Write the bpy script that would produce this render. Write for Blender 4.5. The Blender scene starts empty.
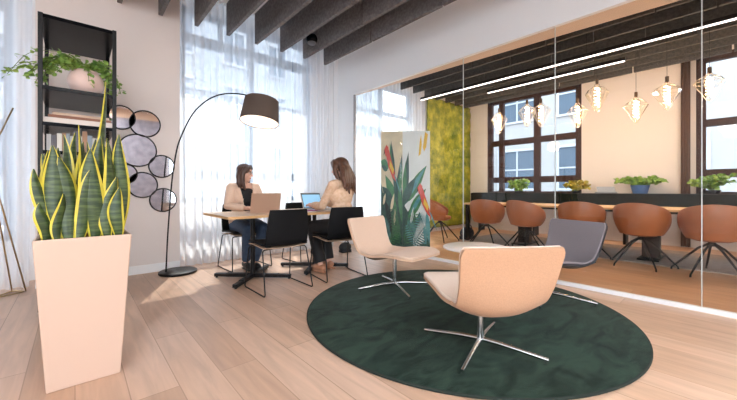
import bpy, bmesh, math, random
from mathutils import Vector, Matrix, Euler, noise
random.seed(7)
PI = math.pi
def R(d): return math.radians(d)

# ============================================================ camera, world, light, exposure
scene = bpy.context.scene
CAMZ, FPX, CX, HY, YAW = 1.0, 330.0, 368.5, 190.0, R(41.65)
cam_d = bpy.data.cameras.new('camera'); cam = bpy.data.objects.new('camera', cam_d)
scene.collection.objects.link(cam)
cam.location = (0, 0, CAMZ); cam.rotation_euler = (R(90), 0, -YAW)
cam_d.sensor_width = 36; cam_d.lens = FPX / 737 * 36
cam_d.shift_y = -10 / 737; cam_d.clip_start = .05
scene.camera = cam

w = bpy.data.worlds.new('sky'); scene.world = w; w.use_nodes = True
nt = w.node_tree; nt.nodes.clear()
tc = nt.nodes.new('ShaderNodeTexCoord'); sp = nt.nodes.new('ShaderNodeSeparateXYZ')
rp = nt.nodes.new('ShaderNodeValToRGB'); bg = nt.nodes.new('ShaderNodeBackground'); wo = nt.nodes.new('ShaderNodeOutputWorld')
rp.color_ramp.elements[0].position = 0.0; rp.color_ramp.elements[0].color = (.93, .97, 1, 1)
rp.color_ramp.elements[1].position = 1.0; rp.color_ramp.elements[1].color = (.62, .80, 1, 1)
nt.links.new(tc.outputs['Generated'], sp.inputs[0]); nt.links.new(sp.outputs['Z'], rp.inputs[0])
nt.links.new(rp.outputs[0], bg.inputs[0]); nt.links.new(bg.outputs[0], wo.inputs[0])
bg.inputs[1].default_value = 4.4

def light(name, kind, loc, energy, color=(1, 1, 1), size=None, rot=None, portal=False):
    d = bpy.data.lights.new(name, kind); o = bpy.data.objects.new(name, d); scene.collection.objects.link(o)
    o.location = loc; d.energy = energy; d.color = color
    if rot is not None: o.rotation_euler = rot
    if size:
        d.shape = 'RECTANGLE'; d.size, d.size_y = size
    if portal: d.cycles.is_portal = True
    return o
sun = light('sun', 'SUN', (3, 9, 8), 4.0, (1, .95, .86)); sun.data.angle = R(.6)
sun.rotation_euler = Vector((-.8, -1.75, -3.0)).to_track_quat('-Z', 'Y').to_euler()
# sky portals in the window openings; last three serve unseen windows added for daylight
light('portal', 'AREA', (2.2, 5.35, 2.2), 1, size=(2.3, 2.9), rot=(R(-90), 0, 0), portal=True)
light('portal', 'AREA', (-1.4, 5.35, 2.0), 1, size=(2.1, 3.1), rot=(R(-90), 0, 0), portal=True)
light('portal', 'AREA', (5.1, 5.35, 1.9), 1, size=(2.0, 2.6), rot=(R(-90), 0, 0), portal=True)
light('portal', 'AREA', (8.4, 3.2, 2.1), 1, size=(2.4, 2.3), rot=(0, R(90), 0), portal=True)
light('portal', 'AREA', (8.4, -.6, 2.1), 1, size=(2.4, 2.5), rot=(0, R(90), 0), portal=True)
light('portal', 'AREA', (-1.75, -3.85, 1.8), 1, size=(2.2, 3.0), rot=(R(90), 0, 0), portal=True)
light('portal', 'AREA', (3.0, -3.85, 1.8), 1, size=(1.2, 3.0), rot=(R(90), 0, 0), portal=True)
light('portal', 'AREA', (-3.5, -1.8, 1.8), 1, size=(2.7, 2.7), rot=(0, R(-90), 0), portal=True)

vs = scene.view_settings
scene.display_settings.display_device = 'sRGB'
vs.view_transform = 'Standard'; vs.look = 'None'; vs.gamma = 1; vs.use_curve_mapping = False
vs.exposure = 0.9
scene.cycles.use_denoising = True
scene.cycles.max_bounces = 10; scene.cycles.transparent_max_bounces = 24
scene.cycles.diffuse_bounces = 5; scene.cycles.glossy_bounces = 5; scene.cycles.transmission_bounces = 6
scene.cycles.sample_clamp_indirect = 6
scene.cycles.caustics_reflective = False; scene.cycles.caustics_refractive = False

# ============================================================ helpers
def px(x, y=None, X=None, Y=None, z=None, t=None):
    """photo direction -> world point on the plane X=, Y= or z= (used to read positions off the photo)"""
    a = YAW; r = (x - CX) / FPX
    dx = math.sin(a) + r * math.cos(a); dy = math.cos(a) - r * math.sin(a)
    if X is not None: t = X / dx
    if Y is not None: t = Y / dy
    if z is not None: t = (CAMZ - z) * FPX / (y - HY)
    return Vector((dx * t, dy * t, CAMZ - (y - HY) / FPX * t if y is not None else 0))

MATS = {}
def mat(name, color, rough=.6, metal=0, var=0, scale=8, bump=0, bscale=60, emit=0, spec=.5, sheen=0, stretch=None, color2=None, trans=0, coat=0):
    if name in MATS: return MATS[name]
    m = bpy.data.materials.new(name); m.use_nodes = True; MATS[name] = m
    n = m.node_tree.nodes; l = m.node_tree.links; b = n['Principled BSDF']
    b.inputs['Base Color'].default_value = (*color, 1); b.inputs['Roughness'].default_value = rough
    b.inputs['Metallic'].default_value = metal; b.inputs['Specular IOR Level'].default_value = spec
    if sheen: b.inputs['Sheen Weight'].default_value = sheen
    if coat: b.inputs['Coat Weight'].default_value = coat
    if trans: b.inputs['Transmission Weight'].default_value = trans
    t = n.new('ShaderNodeTexCoord'); mp = n.new('ShaderNodeMapping'); l.new(t.outputs['Object'], mp.inputs[0])
    if stretch: mp.inputs['Scale'].default_value = stretch
    if var or color2:
        no = n.new('ShaderNodeTexNoise'); no.inputs['Scale'].default_value = scale; no.inputs['Detail'].default_value = 4
        l.new(mp.outputs[0], no.inputs['Vector'])
        cr = n.new('ShaderNodeValToRGB'); l.new(no.outputs['Fac'], cr.inputs[0])
        c2 = color2 or tuple(min(1, c * (1 + var)) for c in color)
        c1 = color if color2 else tuple(c * (1 - var) for c in color)
        cr.color_ramp.elements[0].position = .3; cr.color_ramp.elements[1].position = .7
        cr.color_ramp.elements[0].color = (*c1, 1); cr.color_ramp.elements[1].color = (*c2, 1)
        l.new(cr.outputs[0], b.inputs['Base Color'])
    if bump:
        nb = n.new('ShaderNodeTexNoise'); nb.inputs['Scale'].default_value = bscale; l.new(mp.outputs[0], nb.inputs['Vector'])
        bp = n.new('ShaderNodeBump'); bp.inputs['Strength'].default_value = bump; bp.inputs['Distance'].default_value = .004
        l.new(nb.outputs['Fac'], bp.inputs['Height']); l.new(bp.outputs[0], b.inputs['Normal'])
    if emit:
        b.inputs['Emission Color'].default_value = (*color, 1); b.inputs['Emission Strength'].default_value = emit
    return m

def glass_mat(name, tint=(1, 1, 1), ior=1.5, gain=1.0):
    m = bpy.data.materials.new(name); m.use_nodes = True; n = m.node_tree.nodes; l = m.node_tree.links; n.clear()
    o = n.new('ShaderNodeOutputMaterial'); tr = n.new('ShaderNodeBsdfTransparent'); gl = n.new('ShaderNodeBsdfGlossy')
    fr = n.new('ShaderNodeFresnel'); mx = n.new('ShaderNodeMixShader'); mu = n.new('ShaderNodeMath'); mu.operation = 'MULTIPLY'
    ge = n.new('ShaderNodeNewGeometry'); inv = n.new('ShaderNodeMath'); inv.operation = 'SUBTRACT'; inv.inputs[0].default_value = 1
    tr.inputs[0].default_value = (*tint, 1); gl.inputs['Roughness'].default_value = 0; fr.inputs[0].default_value = ior
    mu.inputs[1].default_value = gain
    m2 = n.new('ShaderNodeMath'); m2.operation = 'MULTIPLY'      # only the front faces reflect
    l.new(ge.outputs['Backfacing'], inv.inputs[1])
    l.new(fr.outputs[0], mu.inputs[0]); l.new(mu.outputs[0], m2.inputs[0]); l.new(inv.outputs[0], m2.inputs[1])
    l.new(m2.outputs[0], mx.inputs[0]); l.new(tr.outputs[0], mx.inputs[1]); l.new(gl.outputs[0], mx.inputs[2])
    l.new(mx.outputs[0], o.inputs[0]); return m
GLASS = glass_mat('partition_glass', (.985, .995, .99), 1.5, 1.05)
PANE = glass_mat('window_glass', (.98, .99, 1), 1.45, .8)

def sheer_mat():
    m = bpy.data.materials.new('sheer_curtain'); m.use_nodes = True; n = m.node_tree.nodes; l = m.node_tree.links; n.clear()
    o = n.new('ShaderNodeOutputMaterial'); tr = n.new('ShaderNodeBsdfTransparent'); tl = n.new('ShaderNodeBsdfTranslucent'); df = n.new('ShaderNodeBsdfDiffuse')
    for s in (tl, df): s.inputs[0].default_value = (.93, .95, .98, 1)
    a = n.new('ShaderNodeMixShader'); a.inputs[0].default_value = .3; l.new(tl.outputs[0], a.inputs[1]); l.new(df.outputs[0], a.inputs[2])
    b = n.new('ShaderNodeMixShader')
    t = n.new('ShaderNodeTexCoord'); mp = n.new('ShaderNodeMapping'); mp.inputs['Scale'].default_value = (7, 7, .2)
    no = n.new('ShaderNodeTexNoise'); no.inputs['Scale'].default_value = 1.0
    l.new(t.outputs['Object'], mp.inputs[0]); l.new(mp.outputs[0], no.inputs['Vector'])
    mr = n.new('ShaderNodeMapRange'); mr.inputs[1].default_value = .3; mr.inputs[2].default_value = .7; mr.inputs[3].default_value = .48; mr.inputs[4].default_value = .74
    l.new(no.outputs['Fac'], mr.inputs[0]); l.new(mr.outputs[0], b.inputs[0])
    l.new(tr.outputs[0], b.inputs[1]); l.new(a.outputs[0], b.inputs[2]); l.new(b.outputs[0], o.inputs[0]); return m
SHEER = sheer_mat()

class MB:
    def __init__(s): s.bm = bmesh.new(); s.mi = 0
    def _tag(s, faces):
        for f in faces: f.material_index = s.mi
    def box(s, c, size, rot=None, mi=None):
        if mi is not None: s.mi = mi
        r = bmesh.ops.create_cube(s.bm, size=1)
        M = Matrix.Translation(Vector(c)) @ (Euler(rot).to_matrix().to_4x4() if rot else Matrix()) @ Matrix.Diagonal((*size, 1))
        bmesh.ops.transform(s.bm, matrix=M, verts=r['verts'])
        s._tag({f for v in r['verts'] for f in v.link_faces}); return s
    def box2(s, a, b, mi=None):
        return s.box([(a[i] + b[i]) / 2 for i in range(3)], [abs(b[i] - a[i]) for i in range(3)], None, mi)
    def ell(s, c, rad, rot=None, mi=None, seg=16, ring=10):
        if mi is not None: s.mi = mi
        r = bmesh.ops.create_uvsphere(s.bm, u_segments=seg, v_segments=ring, radius=1)
        if not hasattr(rad, '__len__'): rad = (rad,) * 3
        M = Matrix.Translation(Vector(c)) @ (Euler(rot).to_matrix().to_4x4() if rot else Matrix()) @ Matrix.Diagonal((*rad, 1))
        bmesh.ops.transform(s.bm, matrix=M, verts=r['verts'])
        s._tag({f for v in r['verts'] for f in v.link_faces}); return s
    def tube(s, pts, rad, seg=8, closed=False, mi=None, round_=False):
        if mi is not None: s.mi = mi
        pts = [Vector(p) for p in pts]; n = len(pts)
        rads = rad if hasattr(rad, '__len__') else [rad] * n
        if round_:   # hemispherical ends
            def cap(p, q, r):
                d = (p - q).normalized(); return [(p + d * r * k, r * math.sqrt(max(1 - k * k, .03))) for k in (.5, .85, .99)]
            A = cap(pts[0], pts[1], rads[0])[::-1]; B = cap(pts[-1], pts[-2], rads[-1])
            pts = [a for a, _ in A] + pts + [b for b, _ in B]; rads = [r for _, r in A] + list(rads) + [r for _, r in B]; n = len(pts)
        rings = []; up = None
        for i in range(n):
            if closed: t = pts[(i + 1) % n] - pts[i - 1]
            else: t = pts[min(i + 1, n - 1)] - pts[max(i - 1, 0)]
            t = t.normalized() if t.length > 1e-9 else Vector((0, 0, 1))
            if up is None:
                up = Vector((0, 0, 1)) if abs(t.z) < .9 else Vector((1, 0, 0))
            x = (up - t * up.dot(t)); x = x.normalized() if x.length > 1e-6 else t.orthogonal().normalized()
            up = x; y = t.cross(x)
            rings.append([s.bm.verts.new(pts[i] + (x * math.cos(2 * PI * k / seg) + y * math.sin(2 * PI * k / seg)) * rads[i]) for k in range(seg)])
        F = []
        for i in range(n if closed else n - 1):
            a, b = rings[i], rings[(i + 1) % n]
            for k in range(seg): F.append(s.bm.faces.new((a[k], a[(k + 1) % seg], b[(k + 1) % seg], b[k])))
        if not closed:
            F.append(s.bm.faces.new(rings[0][::-1])); F.append(s.bm.faces.new(rings[-1]))
        s._tag(F); return s
    def lathe(s, prof, c=(0, 0, 0), seg=32, mi=None):
        if mi is not None: s.mi = mi
        c = Vector(c); rings = []
        for r, z in prof:
            if r < 1e-5: rings.append([s.bm.verts.new(c + Vector((0, 0, z)))])
            else: rings.append([s.bm.verts.new(c + Vector((r * math.cos(2 * PI * k / seg), r * math.sin(2 * PI * k / seg), z))) for k in range(seg)])
        F = []
        for a, b in zip(rings, rings[1:]):
            for k in range(seg):
                k2 = (k + 1) % seg
                if len(a) == 1 and len(b) == 1: continue
                if len(a) == 1: F.append(s.bm.faces.new((a[0], b[k], b[k2])))
                elif len(b) == 1: F.append(s.bm.faces.new((a[k], b[0], a[k2])))
                else: F.append(s.bm.faces.new((a[k], b[k], b[k2], a[k2])))
        s._tag(F); return s
    def grid(s, P, mi=None, thick=0, closed_u=False):
        """P[i][j] points; thick extrudes along normals and closes the rim"""
        if mi is not None: s.mi = mi
        ni, nj = len(P), len(P[0]); P = [[Vector(p) for p in r] for r in P]
        def nrm(i, j):
            a = P[min(i + 1, ni - 1)][j] - P[max(i - 1, 0)][j]; b = P[i][min(j + 1, nj - 1)] - P[i][max(j - 1, 0)]
            q = a.cross(b); return q.normalized() if q.length > 1e-9 else Vector((0, 0, 1))
        A = [[s.bm.verts.new(P[i][j]) for j in range(nj)] for i in range(ni)]
        F = [s.bm.faces.new((A[i][j], A[i + 1][j], A[i + 1][j + 1], A[i][j + 1])) for i in range(ni - 1) for j in range(nj - 1)]
        if thick:
            B = [[s.bm.verts.new(P[i][j] - nrm(i, j) * thick) for j in range(nj)] for i in range(ni)]
            F += [s.bm.faces.new((B[i][j], B[i][j + 1], B[i + 1][j + 1], B[i + 1][j])) for i in range(ni - 1) for j in range(nj - 1)]
            for i in range(ni - 1):
                F.append(s.bm.faces.new((A[i + 1][0], A[i][0], B[i][0], B[i + 1][0])))
                F.append(s.bm.faces.new((A[i][-1], A[i + 1][-1], B[i + 1][-1], B[i][-1])))
            for j in range(nj - 1):
                F.append(s.bm.faces.new((A[0][j], A[0][j + 1], B[0][j + 1], B[0][j])))
                F.append(s.bm.faces.new((A[-1][j + 1], A[-1][j], B[-1][j], B[-1][j + 1])))
        s._tag(F); return s
    def poly(s, pts, off, mi=None):
        """flat polygon extruded by vector off"""
        if mi is not None: s.mi = mi
        pts = [Vector(p) for p in pts]; off = Vector(off)
        a = [s.bm.verts.new(p) for p in pts]; b = [s.bm.verts.new(p + off) for p in pts]
        F = [s.bm.faces.new(a[::-1]), s.bm.faces.new(b)]
        for i in range(len(a)): F.append(s.bm.faces.new((a[i], a[(i + 1) % len(a)], b[(i + 1) % len(a)], b[i])))
        s._tag(F); return s
    def build(s, name, mats, parent=None, smooth=False, bevel=0, subsurf=0, recalc=True):
        if recalc: bmesh.ops.recalc_face_normals(s.bm, faces=s.bm.faces)
        me = bpy.data.meshes.new(name); s.bm.to_mesh(me); s.bm.free()
        for m in (mats if isinstance(mats, (list, tuple)) else [mats]): me.materials.append(m)
        o = bpy.data.objects.new(name, me); scene.collection.objects.link(o)
        if parent is not None: o.parent = parent
        if smooth:
            for p in me.polygons: p.use_smooth = True
            if smooth == 'auto': me.set_sharp_from_angle(angle=R(40))
        if bevel:
            b = o.modifiers.new('bevel', 'BEVEL'); b.width = bevel; b.segments = 2; b.limit_method = 'ANGLE'
        if subsurf:
            b = o.modifiers.new('sub', 'SUBSURF'); b.levels = b.render_levels = subsurf
        return o

def thing(name, label, cat, loc=(0, 0, 0), rotz=0, group=None):
    o = bpy.data.objects.new(name, None); scene.collection.objects.link(o); o.empty_display_size = .1
    o.location = loc; o.rotation_euler = (0, 0, rotz); o['label'] = label; o['category'] = cat
    if group: o['group'] = group
    return o
def tag(o, label, cat, group=None, kind=None):
    o['label'] = label; o['category'] = cat
    if group: o['group'] = group
    if kind: o['kind'] = kind
    return o
def struct(o): o['kind'] = 'structure'; return o
def copy_tree(o, parent=None):
    kids = [k for k in scene.collection.objects if k.parent is o]
    c = o.copy(); scene.collection.objects.link(c)
    if parent is not None: c.parent = parent
    for k in kids: copy_tree(k, c)
    return c
def place(first, used, loc, rz, label, group=None):
    o = copy_tree(first) if used else first
    o.location = loc; o.rotation_euler = (0, 0, rz); o['label'] = label
    if group: o['group'] = group
    return o
def catmull(P, n=8):
    P = [Vector(p) for p in P]; out = []
    Q = [P[0] * 2 - P[1]] + P + [P[-1] * 2 - P[-2]]
    for i in range(1, len(Q) - 2):
        for k in range(n):
            t = k / n; a, b, c, d = Q[i - 1:i + 3]
            out.append(.5 * ((2 * b) + (c - a) * t + (2 * a - 5 * b + 4 * c - d) * t * t + (3 * b - a - 3 * c + d) * t ** 3))
    out.append(P[-1]); return out
def fillet(P, r, n=4, closed=False):
    """polyline with rounded corners"""
    P = [Vector(p) for p in P]; out = []
    N = len(P)
    for i in range(N):
        if not closed and i in (0, N - 1): out.append(P[i]); continue
        a, b, c = P[i - 1], P[i], P[(i + 1) % N]
        u = (a - b); v = (c - b); rr = min(r, u.length * .45, v.length * .45); u.normalize(); v.normalize()
        for k in range(n + 1):
            t = k / n; out.append((b + u * rr) * (1 - t) ** 2 + b * 2 * t * (1 - t) + (b + v * rr) * t * t)
    return out

# ============================================================ materials
M_peach = mat('peach_plaster', (.82, .755, .725), .8, bump=.05, bscale=120)
M_white = mat('white_plaster', (.92, .93, .94), .75, bump=.03, bscale=120)
M_trimw = mat('white_trim', (.84, .85, .87), .5)
M_soffit = mat('beige_soffit', (.80, .62, .48), .7)
M_ceil = mat('ceiling_paint', (.76, .70, .65), .85)
M_mbeige = mat('cream_meeting_wall', (.80, .72, .66), .8, bump=.03, bscale=90)
M_black = mat('black_metal', (.006, .006, .007), .42, spec=.3)
M_glossblack = mat('glossy_black_lacquer', (.004, .005, .007), .18, spec=.08)
M_chrome = mat('brushed_chrome', (.62, .62, .62), .22, metal=1)
M_brownf = mat('dark_brown_frame', (.05, .022, .018), .6, spec=.25)
M_greyf = mat('grey_blue_frame', (.20, .25, .32), .5)

def floor_mat(name, ca, cb, rough=.38):
    m = bpy.data.materials.new(name); m.use_nodes = True; n = m.node_tree.nodes; l = m.node_tree.links; b = n['Principled BSDF']
    ge = n.new('ShaderNodeNewGeometry'); mp = n.new('ShaderNodeMapping'); mp.inputs['Rotation'].default_value = (0, 0, R(90))
    l.new(ge.outputs['Position'], mp.inputs[0])
    br = n.new('ShaderNodeTexBrick'); l.new(mp.outputs[0], br.inputs[0])
    br.inputs['Scale'].default_value = 1; br.inputs['Brick Width'].default_value = 1.9; br.inputs['Row Height'].default_value = .2
    br.inputs['Mortar Size'].default_value = .0025; br.offset = .37; br.inputs['Bias'].default_value = 0
    br.inputs['Color1'].default_value = (*ca, 1); br.inputs['Color2'].default_value = (*cb, 1); br.inputs['Mortar'].default_value = (*[c * .8 for c in ca], 1)
    m2 = n.new('ShaderNodeMapping'); m2.inputs['Scale'].default_value = (9, .9, 1); l.new(ge.outputs['Position'], m2.inputs[0])
    no = n.new('ShaderNodeTexNoise'); no.inputs['Scale'].default_value = 2.2; no.inputs['Detail'].default_value = 7; no.inputs['Distortion'].default_value = .6
    l.new(m2.outputs[0], no.inputs['Vector'])
    mr = n.new('ShaderNodeMapRange'); mr.inputs[1].default_value = .3; mr.inputs[2].default_value = .7; mr.inputs[3].default_value = .86; mr.inputs[4].default_value = 1.1
    l.new(no.outputs['Fac'], mr.inputs[0])
    mx = n.new('ShaderNodeVectorMath'); mx.operation = 'SCALE'; l.new(br.outputs[0], mx.inputs[0]); l.new(mr.outputs[0], mx.inputs['Scale'])
    l.new(mx.outputs[0], b.inputs['Base Color']); b.inputs['Roughness'].default_value = rough
    bp = n.new('ShaderNodeBump'); bp.inputs['Strength'].default_value = .08; bp.inputs['Distance'].default_value = .002
    l.new(br.outputs['Fac'], bp.inputs['Height']); bp.invert = True; l.new(bp.outputs[0], b.inputs['Normal'])
    return m
M_floor = floor_mat('pale_oak_planks', (.50, .315, .21), (.66, .455, .335))
M_floor2 = floor_mat('honey_oak_planks', (.52, .26, .13), (.64, .36, .20))

# ============================================================ structure
GX = 3.85     # glass partition
WY = 4.75     # inner face of the window wall
OY = 5.2      # window plane
CZ = 3.65     # ceiling
XL, XR, YB = -3.2, 8.0, -3.6
struct(MB().box2((XL - .3, YB - .3, -.12), (GX + .03, 5.6, 0)).build('floor', M_floor))
struct(MB().box2((GX + .03, YB - .3, -.12), (XR + .45, 5.6, 0)).build('floor', M_floor2))
struct(MB().box2((XL - .3, YB - .3, CZ), (XR + .45, 5.6, CZ + .15)).build('ceiling', M_ceil))

def holed_wall(name, axis, c0, c1, a0, a1, z1, holes, m, faces=None):
    """wall of boxes around rectangular openings; axis 'X': runs along X, thickness c0..c1 in Y"""
    b = MB(); hs = sorted(holes); cur = a0
    def add(u0, u1, z0, zz):
        if u1 - u0 < 1e-4 or zz - z0 < 1e-4: return
        if axis == 'X': b.box2((u0, c0, z0), (u1, c1, zz))
        else: b.box2((c0, u0, z0), (c1, u1, zz))
    for (h0, h1, hz0, hz1) in hs:
        add(cur, h0, 0, z1); add(h0, h1, 0, hz0); add(h0, h1, hz1, z1); cur = h1
    add(cur, a1, 0, z1)
    return struct(b.build(name, m))
# window wall: outer leaf (with openings) and deep piers between the window bays
holed_wall('wall_back', 'X', OY, OY + .25, XL - .3, XR + .3, CZ,
           [(-2.5, -.5, .45, 3.55), (1.1, 3.2, .82, 3.6), (4.0, 6.05, .4, 3.3)], M_white)
struct(MB().box2((-.3, WY, 0), (1.0, OY, CZ)).build('wall_pier', M_peach))
struct(MB().box2((6.15, 4.9, 0), (XR, OY, CZ)).build('wall_moss_pier', M_mbeige))
struct(MB().box2((GX - .02, 4.72, 0), (GX + .02, OY, CZ)).build('wall_return', M_white))
holed_wall('wall_left', 'Y', XL - .3, XL, YB, OY, CZ, [(-3.2, -.4, .4, 3.1)], M_white)
holed_wall('wall_front', 'X', YB - .25, YB, XL - .3, XR + .3, CZ, [(-2.9, -.6, .3, 3.3), (2.4, 3.6, .3, 3.3)], M_white)
holed_wall('wall_right', 'Y', XR, XR + .3, YB, OY, CZ, [(-1.9, .50, .85, 3.3), (2.22, 4.36, .85, 3.3)], M_mbeige)
# bulkhead over the glass and the tapered beige soffit behind it
b = MB(); b.box2((GX - .02, YB, 2.79), (GX + .14, 4.72, CZ)); b.box2((GX - .035, YB, 2.75), (GX + .02, 4.72, 2.79))
struct(b.build('wall_bulkhead', M_white))
struct(MB().poly([(GX + .02, 4.72, 2.76), (GX + .07, 4.72, 2.76), (GX + .45, -1.2, 2.76), (GX + .45, YB, 2.76), (GX + .02, YB, 2.76)], (0, 0, .6)).build('trim_1', M_soffit))
struct(MB().box2((GX - .015, YB, 0), (GX + .035, 4.72, .035)).build('trim_2', M_trimw))
struct(MB().box2((-.3, WY - .016, 0), (1.0, WY, .10)).build('baseboard_pier', M_white))
struct(MB().box2((1.0, OY - .016, 0), (GX - .02, OY, .10)).build('baseboard_back', M_white))
struct(MB().box2((XR - .016, YB, 0), (XR, 4.9, .09)).build('baseboard_right', M_mbeige))

# glass partition
gp = thing('window_4', '', '', (0, 0, 0)); del gp['label']; del gp['category']; struct(gp)
ys = [4.70, 3.56, 2.44, 1.317, .206, -.91, -2.03, -3.15]
for a, c in zip(ys, ys[1:]):
    MB().box2((GX, c + .003, .03), (GX + .012, a - .003, 2.76)).build('pane', GLASS, gp)
for y in ys[2:-1]:
    MB().box2((GX - .001, y - .003, .03), (GX + .013, y + .003, 2.76)).build('joint', mat('pale_seal', (.55, .6, .6), .3), gp)
MB().box2((GX - .02, 4.695, 0), (GX + .02, 4.722, 2.76)).build('frame', mat('grey_metal', (.35, .36, .38), .4, metal=.5), gp)

def window(name, axis, c, u0, u1, z0, z1, vs_, hs_, m, fw=.07, d=.09):
    """frame with mullions (vs_) and transoms (hs_); each pane a part"""
    root = thing(name, '', ''); del root['label']; del root['category']; struct(root)
    b = MB()
    def bx(a0, a1, b0, b1, dd=d):
        if axis == 'X': b.box2((a0, c - dd / 2, b0), (a1, c + dd / 2, b1))
        else: b.box2((c - dd / 2, a0, b0), (c + dd / 2, a1, b1))
    bx(u0, u0 + fw, z0, z1); bx(u1 - fw, u1, z0, z1); bx(u0, u1, z0, z0 + fw); bx(u0, u1, z1 - fw, z1)
    for v, wd, lo, hi in vs_: bx(v - wd / 2, v + wd / 2, lo, hi, d * .9)
    for h, wd in hs_: bx(u0, u1, h - wd / 2, h + wd / 2, d * .8)
    b.build('window_frame', m, root)
    p = MB()
    if axis == 'X': p.box2((u0, c - .004, z0), (u1, c + .004, z1))
    else: p.box2((c - .004, u0, z0), (c + .004, u1, z1))
    p.build('pane', PANE, root); return root
window('window_1', 'X', 5.28, 1.1, 3.2, .82, 3.6, [(2.13, .1, .82, 3.6), (1.66, .05, 3.2, 3.6), (2.65, .05, 3.2, 3.6)], [(3.18, .15), (1.22, .13)], M_greyf)
window('window_2', 'X', 5.28, -2.5, -.5, .45, 3.55, [(-1.5, .08, .45, 3.55)], [(3.0, .12), (1.2, .08)], M_greyf)
window('window_3', 'X', 5.28, 4.0, 6.05, .4, 3.3, [(5.05, .08, .4, 3.3)], [(2.7, .08)], M_greyf)
window('window_5', 'Y', 8.08, 2.22, 4.36, .85, 3.3, [(3.14, .14, .85, 3.3), (4.0, .12, .85, 3.3)], [(2.18, .14), (1.25, .14)], M_brownf, fw=.12)
window('window_6', 'Y', 8.08, -1.9, .50, .85, 3.3, [(-.6, .14, .85, 3.3)], [(2.14, .12), (1.28, .14)], M_brownf, fw=.12)
window('window_added_7', 'X', YB - .12, -2.9, -.6, .3, 3.3, [(-1.7, .08, .3, 3.3)], [(2.5, .06)], M_greyf)  # this and the two below: unseen windows added to let daylight in
window('window_added_8', 'Y', XL - .12, -3.2, -.4, .4, 3.1, [(-1.8, .08, .4, 3.1)], [(2.4, .06)], M_greyf)
window('window_added_9', 'X', YB - .12, 2.4, 3.6, .3, 3.3, [], [(2.5, .06)], M_greyf)
# grey felt wall lining behind the viewpoint (seen in the round mirrors) with an oak rail above
struct(MB().box2((-.55, YB, 0), (2.35, YB + .04, 3.3)).build('trim_4', mat('mottled_wall_felt', (.19, .18, .20), .95, color2=(.36, .34, .37), scale=7)))
struct(MB().box2((-.55, YB, 3.3), (2.35, YB + .05, 3.6)).build('trim_5', mat('oak_rail', (.62, .42, .28), .6)))

# moss wall panel
def moss_mat():
    m = bpy.data.materials.new('moss'); m.use_nodes = True; n = m.node_tree.nodes; l = m.node_tree.links; b = n['Principled BSDF']
    t = n.new('ShaderNodeTexCoord'); no = n.new('ShaderNodeTexNoise'); no.inputs['Scale'].default_value = 4.5; no.inputs['Detail'].default_value = 9; no.inputs['Roughness'].default_value = .7
    l.new(t.outputs['Object'], no.inputs['Vector']); cr = n.new('ShaderNodeValToRGB'); l.new(no.outputs['Fac'], cr.inputs[0])
    e = cr.color_ramp.elements; e[0].position = .32; e[0].color = (.07, .12, .012, 1); e[1].position = .68; e[1].color = (.58, .50, .05, 1)
    q = e.new(.5); q.color = (.27, .28, .02, 1)
    l.new(cr.outputs[0], b.inputs['Base Color']); b.inputs['Roughness'].default_value = .95
    bp = n.new('ShaderNodeBump'); bp.inputs['Strength'].default_value = .8; bp.inputs['Distance'].default_value = .03; l.new(no.outputs['Fac'], bp.inputs['Height']); l.new(bp.outputs[0], b.inputs['Normal'])
    return m
b = MB(); N = 40
P = [[(6.15 + 1.83 * i / N, 4.83 - .03 * noise.noise(Vector((i * .6, j * .6, 0))), .1 + 3.1 * j / N) for j in range(N + 1)] for i in range(N + 1)]
b.grid(P, thick=.03)
tag(b.build('moss_panel', moss_mat(), smooth=True), 'yellow-green preserved moss panel covering the meeting room corner wall', 'moss panel')

# ============================================================ curtains
def curtain(x0, x1, y, z0, z1, label, amp=.035, folds=14, seed=0, gather=0):
    b = MB(); n = int(folds * 10); P = []
    for i in range(n + 1):
        u = i / n; ph = u * folds * 2 * PI + .8 * math.sin(u * 9 + seed)
        row = []
        for j in range(9):
            v = j / 8; a = amp * (.6 + .4 * (1 - v)) * (1 + .3 * math.sin(u * 23 + seed))
            row.append((x0 + (x1 - x0) * u + .012 * math.sin(v * 3 + u * 30), y + a * math.sin(ph + .4 * v), z0 + (z1 - z0) * v))
        P.append(row)
    b.grid(P)
    root = thing('curtain', label, 'curtain', (0, 0, 0), 0, 'sheer white curtains')
    b.build('fabric', SHEER, root, smooth=True, recalc=False)
    MB().tube([(x0 - .03, y, z1 + .012), (x1 + .03, y, z1 + .012)], .012).build('curtain_rail', M_trimw, root)
    for xx in (x0, x1): MB().tube([(xx, y, z1 + .01), (xx, y, CZ)], .006, 6).build('rail_hanger', M_trimw, root)
curtain(.99, 1.86, 4.80, .01, 3.60, 'sheer white curtain beside the round wall mirrors, behind the arc lamp', seed=1, folds=9)
curtain(1.88, 2.62, 4.82, .01, 3.60, 'middle sheer white curtain behind the woman in the beige blazer', seed=2, folds=8, amp=.03)
curtain(2.64, 3.42, 4.80, .01, 3.60, 'gathered sheer white curtain beside the glass partition, behind the long-haired woman', seed=3, folds=12, amp=.045)
curtain(-2.6, -.34, 4.85, .01, 3.60, 'sheer white curtain left of the black shelving unit, behind the brass stand', seed=4, folds=18)
curtain(3.93, 6.1, 4.98, .01, 3.4, 'sheer curtain inside the meeting room behind the parrot screen', seed=5, folds=20)
# brown drape beside the meeting room window
b = MB(); P = [[(7.9 + .03 * math.sin(i * 1.5), .56 + .12 * i / 16, .02 + 3.2 * j / 6) for j in range(7)] for i in range(17)]
b.grid(P, thick=.004)
tag(b.build('curtain', mat('brown_drape', (.13, .07, .05), .9), smooth=True), 'narrow dark brown drape between the cream wall and the right meeting room window', 'curtain')

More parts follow.
